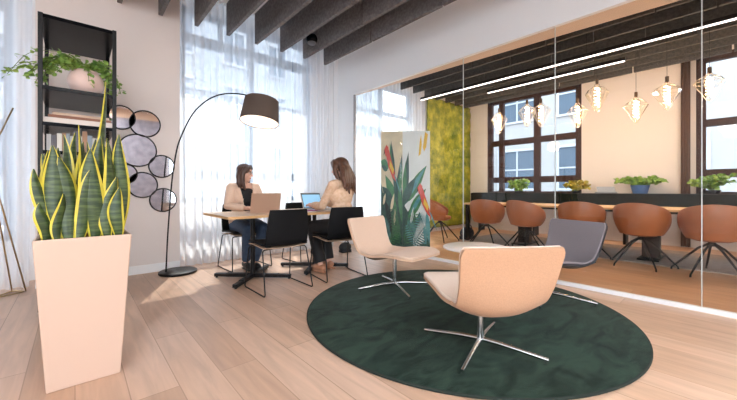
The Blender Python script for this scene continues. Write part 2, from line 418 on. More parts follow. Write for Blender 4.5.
# ============================================================ ceiling baffles
M_felt = mat('grey_felt', (.12, .11, .108), .95, color2=(.21, .195, .195), scale=30, bump=.4, bscale=150)
M_felt2 = mat('charcoal_felt', (.05, .05, .05), .95, color2=(.09, .085, .08), scale=30, bump=.4, bscale=150)
ordn = ['first', 'second', 'third', 'fourth', 'fifth', 'sixth', 'seventh', 'eighth', 'ninth', 'tenth']
def baffle(x, y1, m, label, group, off):
    root = thing('ceiling_baffle', label, 'baffle', (x, 0, 3.13), 0, group)
    e = y1; y = off
    while y > -2.2:
        MB().box2((-.0225, y + .018, 0), (.0225, e, .44)).build('felt_panel', m, root, bevel=.003)
        b = MB()
        for q in (.5,): b.tube([(0, y + (e - y) * q, .43), (0, y + (e - y) * q, CZ - 3.13)], .004, 6)
        b.build('hanger', M_black, root)
        e = y - .004; y -= 1.22
for k in range(8):
    baffle(3.18 - .4 * k, 4.70, M_felt, 'grey felt ceiling baffle of the lounge, %s from the white wall over the glass' % ordn[k], 'lounge ceiling baffles', 3.50 - (.28 * k) % 1.2)
for k in range(8):
    baffle(4.78 + .4 * k, 4.78, M_felt2, 'charcoal felt baffle on the meeting room ceiling, %s beyond the glass partition' % ordn[k], 'meeting room ceiling baffles', 3.6 - (.5 * k) % 1.2)

# ball speaker
t = thing('speaker', 'black ball speaker hanging between the grey ceiling baffles', 'speaker', (2.60, 4.18, 3.22))
MB().ell((0, 0, 0), (.085, .085, .08), seg=24, ring=16).build('housing', M_glossblack, t, smooth=True)
MB().lathe([(0, -.084), (.05, -.078), (.062, -.06), (.066, -.045)], seg=24).build('grille', mat('speaker_grille', (.1, .1, .11), .6), t, smooth=True)
MB().tube([(0, 0, .07), (0, 0, CZ - 3.22)], .01).build('stem', M_black, t)

# linear lights in the meeting room
M_led = mat('led_diffuser', (1, .90, .86), .5, emit=2.2)
def linear(x, z, y0, y1, label):
    t = thing('linear_light', label, 'ceiling light', (x, 0, z))
    MB().box2((-.02, y0, 0), (.02, y1, .05)).build('housing', M_black, t)
    MB().box2((-.016, y0 + .01, -.012), (.016, y1 - .01, .004)).build('diffuser', M_led, t)
    for y in (y0 + .3, (y0 + y1) / 2, y1 - .3):
        MB().tube([(0, y, .04), (0, y, CZ - z)], .003, 6).build('wire', M_black, t)
linear(5.55, 2.93, -1.6, 4.55, 'long white linear light nearest the glass in the meeting room')
linear(6.35, 3.0, 1.17, 3.45, 'shorter white linear light hanging deeper in the meeting room')
# unseen fill lights added to the lounge ceiling behind the viewpoint
for i, (x, y) in enumerate(((-1.2, -1.8), (1.6, -1.8), (.2, -2.95))):
    t = thing('fill_panel_light', 'added square white fill light on the unseen lounge ceiling, %s of three' % ordn[i], 'ceiling light', (x, y, 3.5))
    MB().box2((-.5, -.5, 0), (.5, .5, .15)).build('housing', M_trimw, t)
    MB().box2((-.47, -.47, -.01), (.47, .47, 0)).build('diffuser', mat('fill_diffuser', (.96, .98, 1), .5, emit=20), t)

# ============================================================ exterior
M_fac = mat('pale_stone', (.25, .265, .285), .9, var=.05, scale=1.5)
M_facg = mat('facade_glass', (.07, .095, .125), .7, spec=.15)
def facade(name, label, origin, ang, width, z0, z1, cols, rows, wsz, m=M_fac, big=False, cor=3):
    t = thing(name, label, 'building', (origin[0], origin[1], z0), ang)
    H = z1 - z0; b = MB(); b.box2((0, 0, 0), (width, 3, H)); b.box2((-.3, -.5, H - .4), (width + .3, 0, H))
    for k in range(1, cor): b.box2((-.05, -.22, H * k / cor), (width + .05, 0, H * k / cor + .22))
    b.build('wall', m, t)
    for r in range(rows):
        for c in range(cols):
            cx = width * (c + .5) / cols; cz = H * (r + .55) / rows; w2, h2 = wsz[0] / 2, wsz[1] / 2
            f = MB()
            f.box2((cx - w2 - .12, -.1, cz - h2 - .12), (cx + w2 + .12, .01, cz - h2)); f.box2((cx - w2 - .12, -.1, cz + h2), (cx + w2 + .12, .01, cz + h2 + .15))
            f.box2((cx - w2 - .12, -.08, cz - h2), (cx - w2, .01, cz + h2)); f.box2((cx + w2, -.08, cz - h2), (cx + w2 + .12, .01, cz + h2))
            f.box2((cx - .04, -.06, cz - h2), (cx + .04, .01, cz + h2)); f.box2((cx - w2, -.06, cz - .04), (cx + w2, .01, cz + .04))
            f.box2((cx - w2, -.02, cz - h2), (cx + w2, .02, cz + h2), mi=1)
            f.build('window', [mat('stone_trim', (.34, .35, .37), .8), M_facg], t)
facade('apartment_building', 'pale stone apartment building seen through the lounge curtains', (-5.5, 17, 0), R(6), 24, -8, 13, 9, 7, (1.1, 1.7))
facade('office_building', 'pale office building with large panes seen through the meeting room windows', (20, 14, 0), R(-92), 24, -8, 16, 7, 6, (2.2, 2.2), m=mat('cream_stone', (.28, .27, .265), .9, var=.04, scale=1.2))
facade('corner_building', 'tall pale building far left beyond the lounge curtain', (-16, 9, 0), R(55), 14, -8, 14, 5, 7, (1.1, 1.7))
struct(MB().box2((-60, -60, -8.3), (80, 80, -8)).build('ground', mat('asphalt', (.35, .35, .36), .9)))
# balcony balustrade
t = thing('balustrade', 'white stone balustrade outside the lounge window', 'balustrade', (0, 6.1, .55))
MB().box2((-.5, -.09, .48), (5.5, .09, .58)).build('handrail', M_trimw, t)
MB().box2((-.5, -.1, 0), (5.5, .1, .09)).build('plinth', M_trimw, t)
b0 = None
for i in range(22):
    if b0 is None:
        b0 = MB().lathe([(0, .09), (.05, .09), (.05, .12), (.03, .15), (.06, .24), (.055, .3), (.028, .4), (.045, .45), (.045, .48), (0, .48)], seg=12).build('baluster', M_trimw, t, smooth=True); o = b0
    else:
        o = b0.copy(); scene.collection.objects.link(o)
    o.location = (-.2 + .24 * i, 0, 0)
struct(MB().box2((-3, 5.45, .3), (6.5, 6.25, .55)).build('trim_3', M_trimw))

# ============================================================ rug
def rug_mat():
    m = bpy.data.materials.new('dark_green_pile'); m.use_nodes = True; n = m.node_tree.nodes; l = m.node_tree.links; b = n['Principled BSDF']
    t = n.new('ShaderNodeTexCoord'); no = n.new('ShaderNodeTexNoise'); no.inputs['Scale'].default_value = 3.5; no.inputs['Detail'].default_value = 6; no.inputs['Distortion'].default_value = 1.2
    mp = n.new('ShaderNodeMapping'); mp.inputs['Scale'].default_value = (1, 2.2, 1); mp.inputs['Rotation'].default_value = (0, 0, .6)
    l.new(t.outputs['Object'], mp.inputs[0]); l.new(mp.outputs[0], no.inputs['Vector'])
    cr = n.new('ShaderNodeValToRGB'); l.new(no.outputs['Fac'], cr.inputs[0]); e = cr.color_ramp.elements
    e[0].position = .35; e[0].color = (.003, .010, .0065, 1); e[1].position = .65; e[1].color = (.020, .043, .030, 1)
    l.new(cr.outputs[0], b.inputs['Base Color']); b.inputs['Roughness'].default_value = .9; b.inputs['Specular IOR Level'].default_value = .15
    b.inputs['Sheen Weight'].default_value = .12; b.inputs['Sheen Tint'].default_value = (.5, .6, .55, 1)
    n2 = n.new('ShaderNodeTexNoise'); n2.inputs['Scale'].default_value = 160; l.new(t.outputs['Object'], n2.inputs['Vector'])
    bp = n.new('ShaderNodeBump'); bp.inputs['Strength'].default_value = .7; bp.inputs['Distance'].default_value = .006; l.new(n2.outputs['Fac'], bp.inputs['Height']); l.new(bp.outputs[0], b.inputs['Normal'])
    return m
RC = (2.44, 1.60); RR = 1.26
t = thing('rug', 'large round dark green pile rug under the lounge chairs', 'rug', (RC[0], RC[1], 0))
MB().lathe([(0, 0), (RR - .004, 0), (RR - .004, .016), (RR - .03, .02), (0, .02)], seg=128).build('pile', rug_mat(), t, smooth='auto')
MB().tube([((RR - .002) * math.cos(a * PI / 64), (RR - .002) * math.sin(a * PI / 64), .008) for a in range(128)], .009, 6, closed=True).build('edge_binding', mat('rug_binding', (.012, .02, .015), .9), t, smooth=True)
MB  # meeting room rug
tag(MB().box2((5.75, -1.8, 0), (7.3, 3.7, .012)).build('rug', mat('blue_grey_carpet', (.36, .28, .24), .95, var=.15, scale=20), bevel=.003), 'flat grey-brown rug under the long meeting table', 'rug')

# ============================================================ lounge chairs
def lounge_chair(label, m_in, m_out, m_sh=None):
    """faces +Y locally, origin on the floor at the pedestal"""
    t = thing('lounge_chair', label, 'chair', (0, 0, 0), 0, 'low swivel lounge chairs on the round rug')
    prof = catmull([(.36, .395), (.24, .392), (.05, .368), (-.10, .345), (-.21, .345), (-.285, .395), (-.335, .48), (-.385, .585), (-.435, .70)], 5)
    prof = [(p[0], p[1]) for p in [(q.x, q.y) for q in [Vector((a[0], a[1], 0)) for a in prof]]] if False else prof
    return t, prof
def shell(label, m_in, m_out, edge):
    t = thing('lounge_chair', label, 'chair', (0, 0, 0), 0, 'low swivel lounge chairs on the round rug')
    ctrl = [(.37, .385), (.22, .40), (.05, .375), (-.09, .325), (-.19, .305), (-.265, .35), (-.305, .46), (-.335, .58), (-.37, .695)]
    wid = [.27, .29, .28, .262, .245, .243, .255, .268, .278]
    C = catmull([Vector((a, b_, c)) for (a, b_), c in zip(ctrl, wid)], 5)
    n = len(C); nu = 14; IN = []
    for i, c in enumerate(C):
        s = i / (n - 1); row = []
        tan = (C[min(i + 1, n - 1)] - C[max(i - 1, 0)]); ty, tz = tan.x, tan.y; L = math.hypot(ty, tz); ny, nz = -tz / L, ty / L   # normal of the profile
        ny, nz = (-ny, -nz) if (ny * .5 + nz) < 0 else (ny, nz)
        bowl = .07 * math.exp(-((s - .50) / .20) ** 2) + .004
        endr = 1 - .07 * max(0, (s - .95) / .05) ** 2 - .14 * max(0, (.08 - s) / .08) ** 2
        for j in range(nu + 1):
            u = -1 + 2 * j / nu; k = bowl * abs(u) ** 2.4
            row.append(Vector((u * c.z * endr, c.x + ny * k, c.y + nz * k)))
        IN.append(row)
    b = MB(); b.grid(IN, thick=0)
    def offs(G, d):
        ni, nj = len(G), len(G[0]); out = []
        for i in range(ni):
            r_ = []
            for j in range(nj):
                a = G[min(i + 1, ni - 1)][j] - G[max(i - 1, 0)][j]; b_ = G[i][min(j + 1, nj - 1)] - G[i][max(j - 1, 0)]
                r_.append(G[i][j] + a.cross(b_).normalized() * d)
            out.append(r_)
        return out
    b.bm.free()
    # which side is outward?
    test = offs(IN, .01); sgn = 1 if test[n // 6][nu // 2].z < IN[n // 6][nu // 2].z else -1
    b = MB(); b.grid(IN, thick=0); bb = b
    mid = offs(IN, sgn * .018); out = offs(IN, sgn * .036)
    bb.bm.free()
    def slab(A, B, name, m, bev):
        q = MB(); va = [[q.bm.verts.new(p) for p in r_] for r_ in A]; vb = [[q.bm.verts.new(p) for p in r_] for r_ in B]
        ni, nj = len(A), len(A[0])
        for i in range(ni - 1):
            for j in range(nj - 1):
                q.bm.faces.new((va[i][j], va[i + 1][j], va[i + 1][j + 1], va[i][j + 1])); q.bm.faces.new((vb[i][j], vb[i][j + 1], vb[i + 1][j + 1], vb[i + 1][j]))
            q.bm.faces.new((va[i + 1][0], va[i][0], vb[i][0], vb[i + 1][0])); q.bm.faces.new((va[i][-1], va[i + 1][-1], vb[i + 1][-1], vb[i][-1]))
        for j in range(nj - 1):
            q.bm.faces.new((va[0][j], va[0][j + 1], vb[0][j + 1], vb[0][j])); q.bm.faces.new((va[-1][j + 1], va[-1][j], vb[-1][j], vb[-1][j + 1]))
        return q.build(name, m, t, smooth='auto', bevel=bev)
    slab(IN, mid, 'seat_pad', m_in, .006); slab(mid, out, 'outer_shell', m_out, .008)
    # pedestal
    q = MB(); q.tube([(0, -.02, .335), (0, -.02, .30)], [.10, .035], 16); q.tube([(0, 0, .32), (0, 0, .05)], .021, 16)
    q.build('pedestal', [M_chrome], t, smooth='auto')
    for k in range(4):
        a = k * PI / 2; d = Vector((math.cos(a), math.sin(a), 0)); p_ = MB()
        p_.tube([d * .0 + Vector((0, 0, .062)), d * .12 + Vector((0, 0, .056)), d * .372 + Vector((0, 0, .030))], [.015, .013, .010], 10)
        p_.tube([d * .355 + Vector((0, 0, .024)), d * .355 + Vector((0, 0, 0))], .008, 8)
        l_ = p_.build('leg', M_chrome, t, smooth='auto'); l_.rotation_euler = (0, 0, edge)
    return t
M_cream = mat('cream_fabric', (.72, .57, .47), .9, var=.05, scale=180, bump=.15, bscale=400, sheen=.15)
M_tan = mat('tan_fabric', (.50, .295, .18), .9, var=.08, scale=160, bump=.2, bscale=400, sheen=.1)
M_greyfab = mat('slate_grey_fabric', (.21, .185, .20), .9, var=.06, scale=160, bump=.2, bscale=400)
M_blkshell = mat('black_shell', (.014, .015, .02), .5)
M_pale = mat('pale_peach_fabric', (.68, .50, .385), .9, var=.05, scale=180, bump=.15, bscale=400, sheen=.15)
def put(o, x, y, z, face): o.location = (x, y, z); o.rotation_euler = (0, 0, R(face) - PI / 2)
FA, FB, FC = 54, -84, 160
c = shell('tan-backed cream lounge chair in front on the green rug, seen from behind', M_cream, M_tan, R(15.3) - (R(FA) - PI / 2)); put(c, 1.878, 1.067, .02, FA)
c = shell('pale peach lounge chair left of the round white side table, facing right', M_pale, mat('tan_fabric2', (.68, .46, .32), .9, var=.05, scale=160), R(65) - (R(FB) - PI / 2)); put(c, 2.372, 2.275, .02, FB)
c = shell('slate grey lounge chair on the green rug nearest the glass partition', M_greyfab, M_blkshell, R(-79) - (R(FC) - PI / 2)); put(c, 3.188, 1.151, .02, FC)

# side table
t = thing('side_table', 'round white side table between the lounge chairs', 'table', (3.07, 1.80, .04))
MB().lathe([(0, .355), (.30, .355), (.325, .362), (.325, .375), (.318, .38), (0, .38)], seg=64).build('table_top', mat('white_laminate', (.86, .80, .76), .35), t, smooth='auto')
MB().tube([(0, 0, .36), (0, 0, .01)], .022, 16).build('column', M_chrome, t, smooth='auto')
MB().lathe([(0, 0), (.19, 0), (.19, .008), (.04, .014), (0, .016)], seg=40).build('base', M_chrome, t, smooth='auto')

# ============================================================ work tables
M_oak = mat('oak_top', (.72, .52, .36), .45, var=.08, scale=6, stretch=(1, 8, 1))
M_oakedge = mat('oak_edge', (.66, .40, .18), .5)
def work_table(x, y, label):
    t = thing('work_table', label, 'table', (x, y, 0), 0, 'square work tables pushed together')
    MB().box2((-.405, -.41, .715), (.405, .41, .74)).build('table_top', M_oak, t, bevel=.003)
    e = MB()
    e.box2((-.409, -.414, .713), (.409, -.410, .738)); e.box2((-.409, .410, .713), (.409, .414, .738)); e.box2((-.409, -.41, .713), (-.405, .41, .738)); e.box2((.405, -.41, .713), (.409, .41, .738))
    e.build('edge_band', M_oakedge, t)
    b = MB(); b.tube([(0, 0, .71), (0, 0, .04)], .026, 16); b.box((0, 0, .708), (.4, .4, .012)); b.build('column', M_black, t, smooth='auto')
    for k in range(4):
        a = R(45 + 90 * k); d = Vector((math.cos(a), math.sin(a), 0)); b = MB()
        n_ = Vector((-d.y, d.x, 0)); z = Vector((0, 0, 1))
        b.poly([n_ * .028 + z * .015, n_ * .028 + z * .055, n_ * -.028 + z * .055, n_ * -.028 + z * .015][::-1], d * .3)
        b.poly([d * .3 + n_ * .026 + z * .015, d * .3 + n_ * .026 + z * .05, d * .3 - n_ * .026 + z * .05, d * .3 - n_ * .026 + z * .015][::-1], d * .14)
        b.tube([d * .42, d * .42 + z * .016], .014, 10)
        b.build('foot', M_black, t, bevel=.003)
    return t
work_table(1.51, 3.68, 'oak work table at the left with the open gold-lidded laptop')
work_table(2.33, 3.68, 'oak work table at the right in front of the long-haired woman')

def laptop(label, loc, rz, m_body, open_deg, screen):
    """screen hinge at +Y, user sits at -Y"""
    t = thing('laptop', label, 'laptop', loc, rz)
    MB().box2((-.165, -.115, 0), (.165, .115, .015)).build('base', m_body, t, bevel=.004)
    MB().box2((-.145, -.01, .0145), (.145, .095, .0165)).build('keyboard', mat('keyboard_black', (.03, .03, .035), .6), t)
    MB().box2((-.05, -.1, .0145), (.05, -.025, .0158)).build('touchpad', mat('touchpad', (.5, .45, .42), .4), t)
    a = R(open_deg - 90)
    q = MB().box2((-.165, -.003, 0), (.165, .004, .225)).build('lid', m_body, t, bevel=.003)
    q.location = (0, .118, .012); q.rotation_euler = (-a, 0, 0)
    s = MB(); s.box2((-.155, -.0045, .012), (.155, -.003, .215), mi=0); s.box2((-.148, -.0052, .02), (.148, -.0045, .195), mi=1); s.box2((-.148, -.0052, .195), (.148, -.0045, .208), mi=2)
    s = s.build('screen', [M_black, screen, mat('screen_bar', (.08, .14, .2), .4, emit=.5)], q); return t
M_gold = mat('rose_gold_aluminium', (.62, .42, .31), .4, metal=.55)
M_alu = mat('silver_aluminium', (.6, .58, .56), .4, metal=.6)
laptop('rose-gold laptop seen from behind its lid, before the blazer woman', (1.63, 3.70, .74), R(172), M_gold, 108, mat('screen_grey', (.5, .55, .6), .3, emit=.6))
laptop('silver laptop with a pale blue screen, before the long-haired woman', (2.38, 3.64, .74), R(6), M_alu, 110, mat('screen_blue', (.22, .42, .60), .3, emit=.55))
nb = thing('notebook', 'thin magenta notebook lying beside the blue-screen laptop', 'notebook', (2.12, 3.46, .74), R(12))
MB().box2((-.10, -.075, .001), (.10, .075, .011)).build('pages', mat('paper', (.85, .83, .8), .8), nb)
MB().box2((-.105, -.08, .010), (.105, .08, .014)).build('cover', mat('magenta_cover', (.35, .02, .14), .5), nb)

# ============================================================ black dining chairs (sled base)
M_up = mat('black_upholstery', (.005, .005, .006), .7, spec=.2, bump=.1, bscale=200)
M_ply = mat('plywood_shell', (.52, .36, .25), .6)
def dining_chair(label):
    t = thing('dining_chair', label, 'chair', (0, 0, 0), 0, 'black sled-base chairs at the work tables')
    # upholstered one-piece shell: seat running up into the back
    ctrl = [(.22, .455, .225), (.10, .465, .235), (-.06, .455, .235), (-.17, .452, .228), (-.215, .50, .225), (-.235, .60, .225), (-.255, .72, .215), (-.268, .81, .20)]
    C = catmull([Vector(c_) for c_ in ctrl], 5); n = len(C); nu = 10; G = []
    for i, c_ in enumerate(C):
        s = i / (n - 1); row = []
        for j in range(nu + 1):
            u = -1 + 2 * j / nu; k = (.02 + .035 * max(0, s - .45)) * u * u
            row.append((u * c_.z, c_.x + (k if s > .5 else 0), c_.y + (k * .6 if s <= .5 else 0)))
        G.append(row)
    def part(i0, i1, name, th, m, dz=0):
        b = MB(); b.grid([[Vector(p) + Vector((0, 0, dz)) for p in r_] for r_ in G[i0:i1 + 1]], thick=th); b.build(name, m, t, smooth='auto', bevel=.004)
    k = int(n * .5)
    part(0, k, 'seat', -.022, M_up); part(k, n - 1, 'backrest', -.022, M_up)
    b = MB(); b.grid([[Vector(p) * 1 + Vector((0, .0, -.024)) for p in r_] for r_ in G[0:int(n * .42)]], thick=-.008); b.build('seat_underside', M_ply, t, smooth='auto')
    for s in (-1, 1):
        P = fillet([(s * .10, .17, .425), (s * .235, .185, .425), (s * .255, .245, .008), (s * .255, -.245, .008), (s * .235, -.14, .425), (s * .10, -.12, .425)], .03)
        MB().tube(P, .0065, 8).build('sled_leg', M_black, t, smooth=True)
    MB().tube([(-.1, .17, .425), (.1, .17, .425)], .0065, 8).tube([(-.1, -.12, .425), (.1, -.12, .425)], .0065, 8).build('seat_brace', M_black, t, smooth=True)
    return t
dc = dining_chair('')
place(dc, 0, (1.565, 3.15, 0), 0, 'empty black sled-base chair in front of the left work table')
dcs = [dc]
dcs.append(place(dc, 1, (2.30, 3.12, 0), R(-9), 'black sled-base chair the long-haired woman sits on'))
dcs.append(place(dc, 1, (1.66, 4.30, 0), R(182), 'black sled-base chair the woman in the blazer sits on'))
dcs.append(place(dc, 1, (2.52, 4.20, 0), R(184), 'empty black sled-base chair behind the right work table by the curtain'))

# ============================================================ arc lamp
t = thing('floor_lamp', 'black arc floor lamp reaching over the work table', 'lamp', (.93, 4.50, 0))
MB().lathe([(0, 0), (.20, 0), (.205, .006), (.205, .028), (.195, .034), (0, .034)], seg=48).build('base', M_black, t, smooth='auto')
arc_px = [(166, 262), (167.5, 240), (169.5, 210), (171.5, 185), (174, 165), (178, 145), (184.5, 129), (192, 115), (201, 105), (212, 97.5), (225, 93.8), (240, 94), (252, 97), (262, 103)]
A = []
for i, (a, b_) in enumerate(arc_px):
    y = 4.5 - .5 * max(0, (i - 3) / (len(arc_px) - 4)) ** 1.3
    A.append(px(a, b_, Y=y) - Vector((.93, 4.50, 0)))
A[0].z = .03
MB().tube(catmull(A, 4), .0085, 8).build('pole', M_black, t, smooth=True)
tip = A[-1]
M_shade = mat('taupe_shade', (.105, .075, .06), .85, bump=.2, bscale=300)
b = MB(); n = 48; r0, r1, h = .205, .235, .29
b.lathe([(r0, 0), (r1, -h), (r1 - .004, -h), (r0 - .004, -.004), (0, -.003), (0, 0), (r0, 0)], seg=n)
sh = b.build('lamp_shade', M_shade, t, smooth='auto'); sh.location = tip + Vector((0, 0, .03)); sh.rotation_mode = 'QUATERNION'; sh.rotation_quaternion = Matrix.Rotation(R(-10), 3, Vector((.747, -.664, 0))).to_quaternion() @ Matrix.Rotation(R(3), 3, Vector((.664, .747, 0))).to_quaternion()
MB().lathe([(0, 0), (r1 - .008, 0), (r1 - .008, .01), (0, .01)], seg=n).build('diffuser', mat('lamp_diffuser', (1, .84, .68), .6, emit=.75), sh).location = (0, 0, -h + .006)
MB().tube([(0, 0, -.12), (0, 0, .03)], .012).build('socket', M_black, sh)

# ============================================================ wall mirrors
M_mirror = mat('smoked_mirror', (.62, .62, .66), .04, metal=1)
mir = [((121, 117.5), 11.5, 'small round mirror at the top left of the wall cluster'), ((145, 124), 12.8, 'round mirror at the top right of the wall cluster'),
       ((137.5, 150.5), 15.8, 'largest round mirror in the middle of the cluster, beside the plant'), ((161.5, 166.5), 10.8, 'round mirror at the right edge of the cluster, just left of the lamp pole'),
       ((142.6, 185), 12.4, 'round mirror under the largest mirror of the cluster'), ((163, 200), 11.3, 'lowest round mirror of the cluster, crossed by the lamp pole'),
       ((125.5, 174), 9.5, 'small round mirror half hidden behind the snake plant leaves')]
for (c_, ry, lab) in mir:
    p = px(c_[0], c_[1], Y=WY); r_ = (c_[0] - CX) / FPX; tt = WY / (math.cos(YAW) - r_ * math.sin(YAW)); rad = ry * tt / FPX
    t = thing('wall_mirror', lab, 'mirror', (p.x, WY, p.z), 0, 'round black-framed mirrors on the wall')
    q = MB(); q.lathe([(0, 0), (rad - .006, 0), (rad - .006, .012), (0, .012)], seg=64); o = q.build('mirror_glass', M_mirror, t, smooth='auto'); o.rotation_euler = (R(90), 0, 0); o.location = (0, -.006, 0)
    q = MB(); q.tube([(rad * math.cos(k * PI / 32), -.012, rad * math.sin(k * PI / 32)) for k in range(64)], .009, 8, closed=True); q.build('mirror_frame', M_black, t, smooth=True)

# ============================================================ shelving unit
SX0, SX1, SY0, SY1, SZ = -.228, .285, 3.80, 4.66, 2.46
t = thing('shelving_unit', 'tall black metal shelving unit between the curtain and mirrors', 'shelf', ((SX0 + SX1) / 2, (SY0 + SY1) / 2, 0))
hx, hy = (SX1 - SX0) / 2, (SY1 - SY0) / 2
for sx in (-1, 1):
    for sy in (-1, 1):
        MB().box2((sx * hx - sx * .03, sy * hy - sy * .03, 0), (sx * hx, sy * hy, SZ)).build('post', M_black, t, bevel=.002)
for z in (SZ - .035, 1.835, 1.535, 1.30, 1.0, .66, .3, .04):
    MB().box2((-hx + .005, -hy + .005, z), (hx - .005, hy - .005, z + .03)).build('shelf', M_glossblack, t, bevel=.002)
shc = Vector(((SX0 + SX1) / 2, (SY0 + SY1) / 2, 0))
# books lying flat on the shelf at 1.59
cols = [(.80, .72, .66), (.30, .13, .08), (.62, .46, .34)]
specs = [(.46, .30, .045, 0, 'cream hardback book at the bottom of the stack on the black shelf'), (.42, .28, .026, 1, 'brown book lying in the middle of the stack on the black shelf'), (.38, .27, .024, 2, 'tan book on top of the stack on the black shelf')]
z = 1.565
for (L, D, H, ci, lab) in specs:
    bk = thing('book', lab, 'book', (shc.x + .01, SY0 + .17 + .01 * ci, z), R(2 * ci - 1), 'books stacked on the black shelf')
    MB().box2((-L / 2 + .004, -D / 2 + .004, .003), (L / 2 - .004, D / 2, H - .003)).build('pages', mat('paper', (.85, .83, .8), .8), bk)
    b = MB(); b.box2((-L / 2, -D / 2, 0), (L / 2, D / 2 + .003, .003)); b.box2((-L / 2, -D / 2, H - .003), (L / 2, D / 2 + .003, H)); b.box2((-L / 2, -D / 2, 0), (L / 2, -D / 2 + .003, H))
    b.build('cover', mat('cover%d' % ci, cols[ci], .6), bk); z += H + .0005
# upright small books on the shelf at 1.33
x = SX0 + .05; i = 0
pal = [((.5, .5, .5), 'grey'), ((.12, .12, .14), 'black'), ((.7, .68, .62), 'cream'), ((.35, .2, .12), 'brown'), ((.25, .3, .34), 'blue-grey')]
while x < SX1 - .06 and i < 12:
    wd = random.uniform(.022, .038); hh = random.uniform(.13, .19); cc = pal[i % 5]
    bk = thing('book', 'small upright %s book behind the plant leaves, %s from the left post' % (cc[1], (ordn + ['eleventh', 'twelfth'])[i]), 'book', (x + wd / 2, SY0 + .14, 1.33), 0, 'upright books on the black shelf')
    MB().box2((-wd / 2 + .003, -.085, .003), (wd / 2 - .003, .088, hh - .004)).build('pages', mat('paper', (.85, .83, .8), .8), bk)
    b = MB(); b.box2((-wd / 2, -.09, 0), (-wd / 2 + .003, .09, hh)); b.box2((wd / 2 - .003, -.09, 0), (wd / 2, .09, hh)); b.box2((-wd / 2, -.093, 0), (wd / 2, -.088, hh))
    b.build('cover', mat('cover_' + cc[1], cc[0], .6), bk); x += wd + .002; i += 1

# ivy in round vase
t = thing('potted_ivy', 'trailing green ivy in a round pale pink pot on the black shelf', 'plant', (.075, 3.97, 1.865))
b = MB(); b.lathe([(0, 0), (.07, 0), (.10, .02), (.128, .075), (.132, .12), (.118, .17), (.085, .215), (.075, .22), (.07, .215), (.08, .20), (0, .19)], seg=40)
b.build('pot', mat('pale_pink_ceramic', (.80, .60, .54), .5), t, smooth=True)
M_ivy = mat('ivy_green', (.10, .25, .04), .5, color2=(.42, .58, .14), scale=14)
M_stem = mat('stem_green', (.12, .18, .04), .6)
st = MB(); fo = MB(); rnd = random.Random(3)
def small_leaf(mb, p, s, rnd):
    e = Euler((rnd.uniform(-1, 1), rnd.uniform(-1, 1), rnd.uniform(0, 6.3))).to_matrix()
    pts = [(0, 0, 0), (.45, .35, .05), (.35, .8, 0), (0, 1.1, -.08), (-.35, .8, 0), (-.45, .35, .05)]
    vs_ = [mb.bm.verts.new(Vector(p) + e @ (Vector(q) * s)) for q in pts]; c_ = mb.bm.verts.new(Vector(p) + e @ (Vector((0, .55, .1)) * s))
    for k in range(6): mb.bm.faces.new((vs_[k], vs_[(k + 1) % 6], c_)).material_index = mb.mi
for k in range(24):
    if k < 12: a = rnd.uniform(PI * .85, PI * 1.2); L = rnd.uniform(.26, .50)   # long trails to the left
    elif k < 20: a = rnd.uniform(-.1, .55); L = rnd.uniform(.16, .26)
    else: a = rnd.uniform(0, 6.3); L = rnd.uniform(.08, .2)
    d = Vector((math.cos(a), math.sin(a) * .6 - .15, 0)); lift = rnd.uniform(.02, .12)
    P = catmull([Vector((0, 0, .19)), d * L * .35 + Vector((0, 0, .22 + lift)), d * L * .75 + Vector((0, 0, .17 + lift * .8)), d * L + Vector((0, 0, rnd.uniform(.01, .16)))], 5)
    st.tube(P, .0022, 5)
    for q in P[2:]:
        for _ in range(2): small_leaf(fo, q + Vector([rnd.uniform(-.02, .02) for _ in range(3)]), rnd.uniform(.028, .045), rnd)
for _ in range(60):
    a = rnd.uniform(PI * .6, PI * 1.3); rr = rnd.uniform(0, .14); small_leaf(fo, (rr * math.cos(a) - .03, rr * math.sin(a) - .03, .19 + rnd.uniform(0, .09)), rnd.uniform(.022, .04), rnd)
st.build('stem', M_stem, t); o = fo.build('foliage', M_ivy, t, recalc=False)

# ============================================================ tall planter with snake plant
t = thing('planter', 'tall tapered pale peach planter holding the snake plant', 'planter', (.04, 2.40, 0))
HP = .76
def ringsq(hx_, hy_, z_, cx_=0): return [(-hx_ + cx_, -hy_, z_), (hx_ + cx_, -hy_, z_), (hx_ + cx_, hy_, z_), (-hx_ + cx_, hy_, z_)]
b = MB(); R_ = [ringsq(.147, .147, 0), ringsq(.192, .192, HP), ringsq(.178, .178, HP), ringsq(.172, .172, HP - .05)]
V = [[b.bm.verts.new(p) for p in r_] for r_ in R_]
for a, c_ in zip(V, V[1:]):
    for k in range(4): b.bm.faces.new((a[k], a[(k + 1) % 4], c_[(k + 1) % 4], c_[k]))
b.bm.faces.new(V[0][::-1]); b.bm.faces.new(V[-1])
b.build('pot', mat('peach_planter', (.62, .45, .355), .45), t, bevel=.006)
b = MB(); b.box2((-.176, -.176, HP - .09), (.176, .176, HP - .03)); b.build('inner_liner', mat('dark_liner', (.03, .03, .035), .5), t)
b = MB(); rnd = random.Random(5)
b.box2((-.165, -.165, HP - .06), (.165, .165, HP - .022))
for _ in range(420):
    b.box((rnd.uniform(-.16, .16), rnd.uniform(-.16, .16), HP - .02 + rnd.uniform(-.004, .006)), (rnd.uniform(.01, .022), rnd.uniform(.006, .014), .006), (rnd.uniform(-.5, .5), rnd.uniform(-.5, .5), rnd.uniform(0, 3)))
o = b.build('bark_chips', mat('bark', (.16, .05, .022), .9, color2=(.38, .15, .07), scale=60), t); o['kind'] = 'stuff'

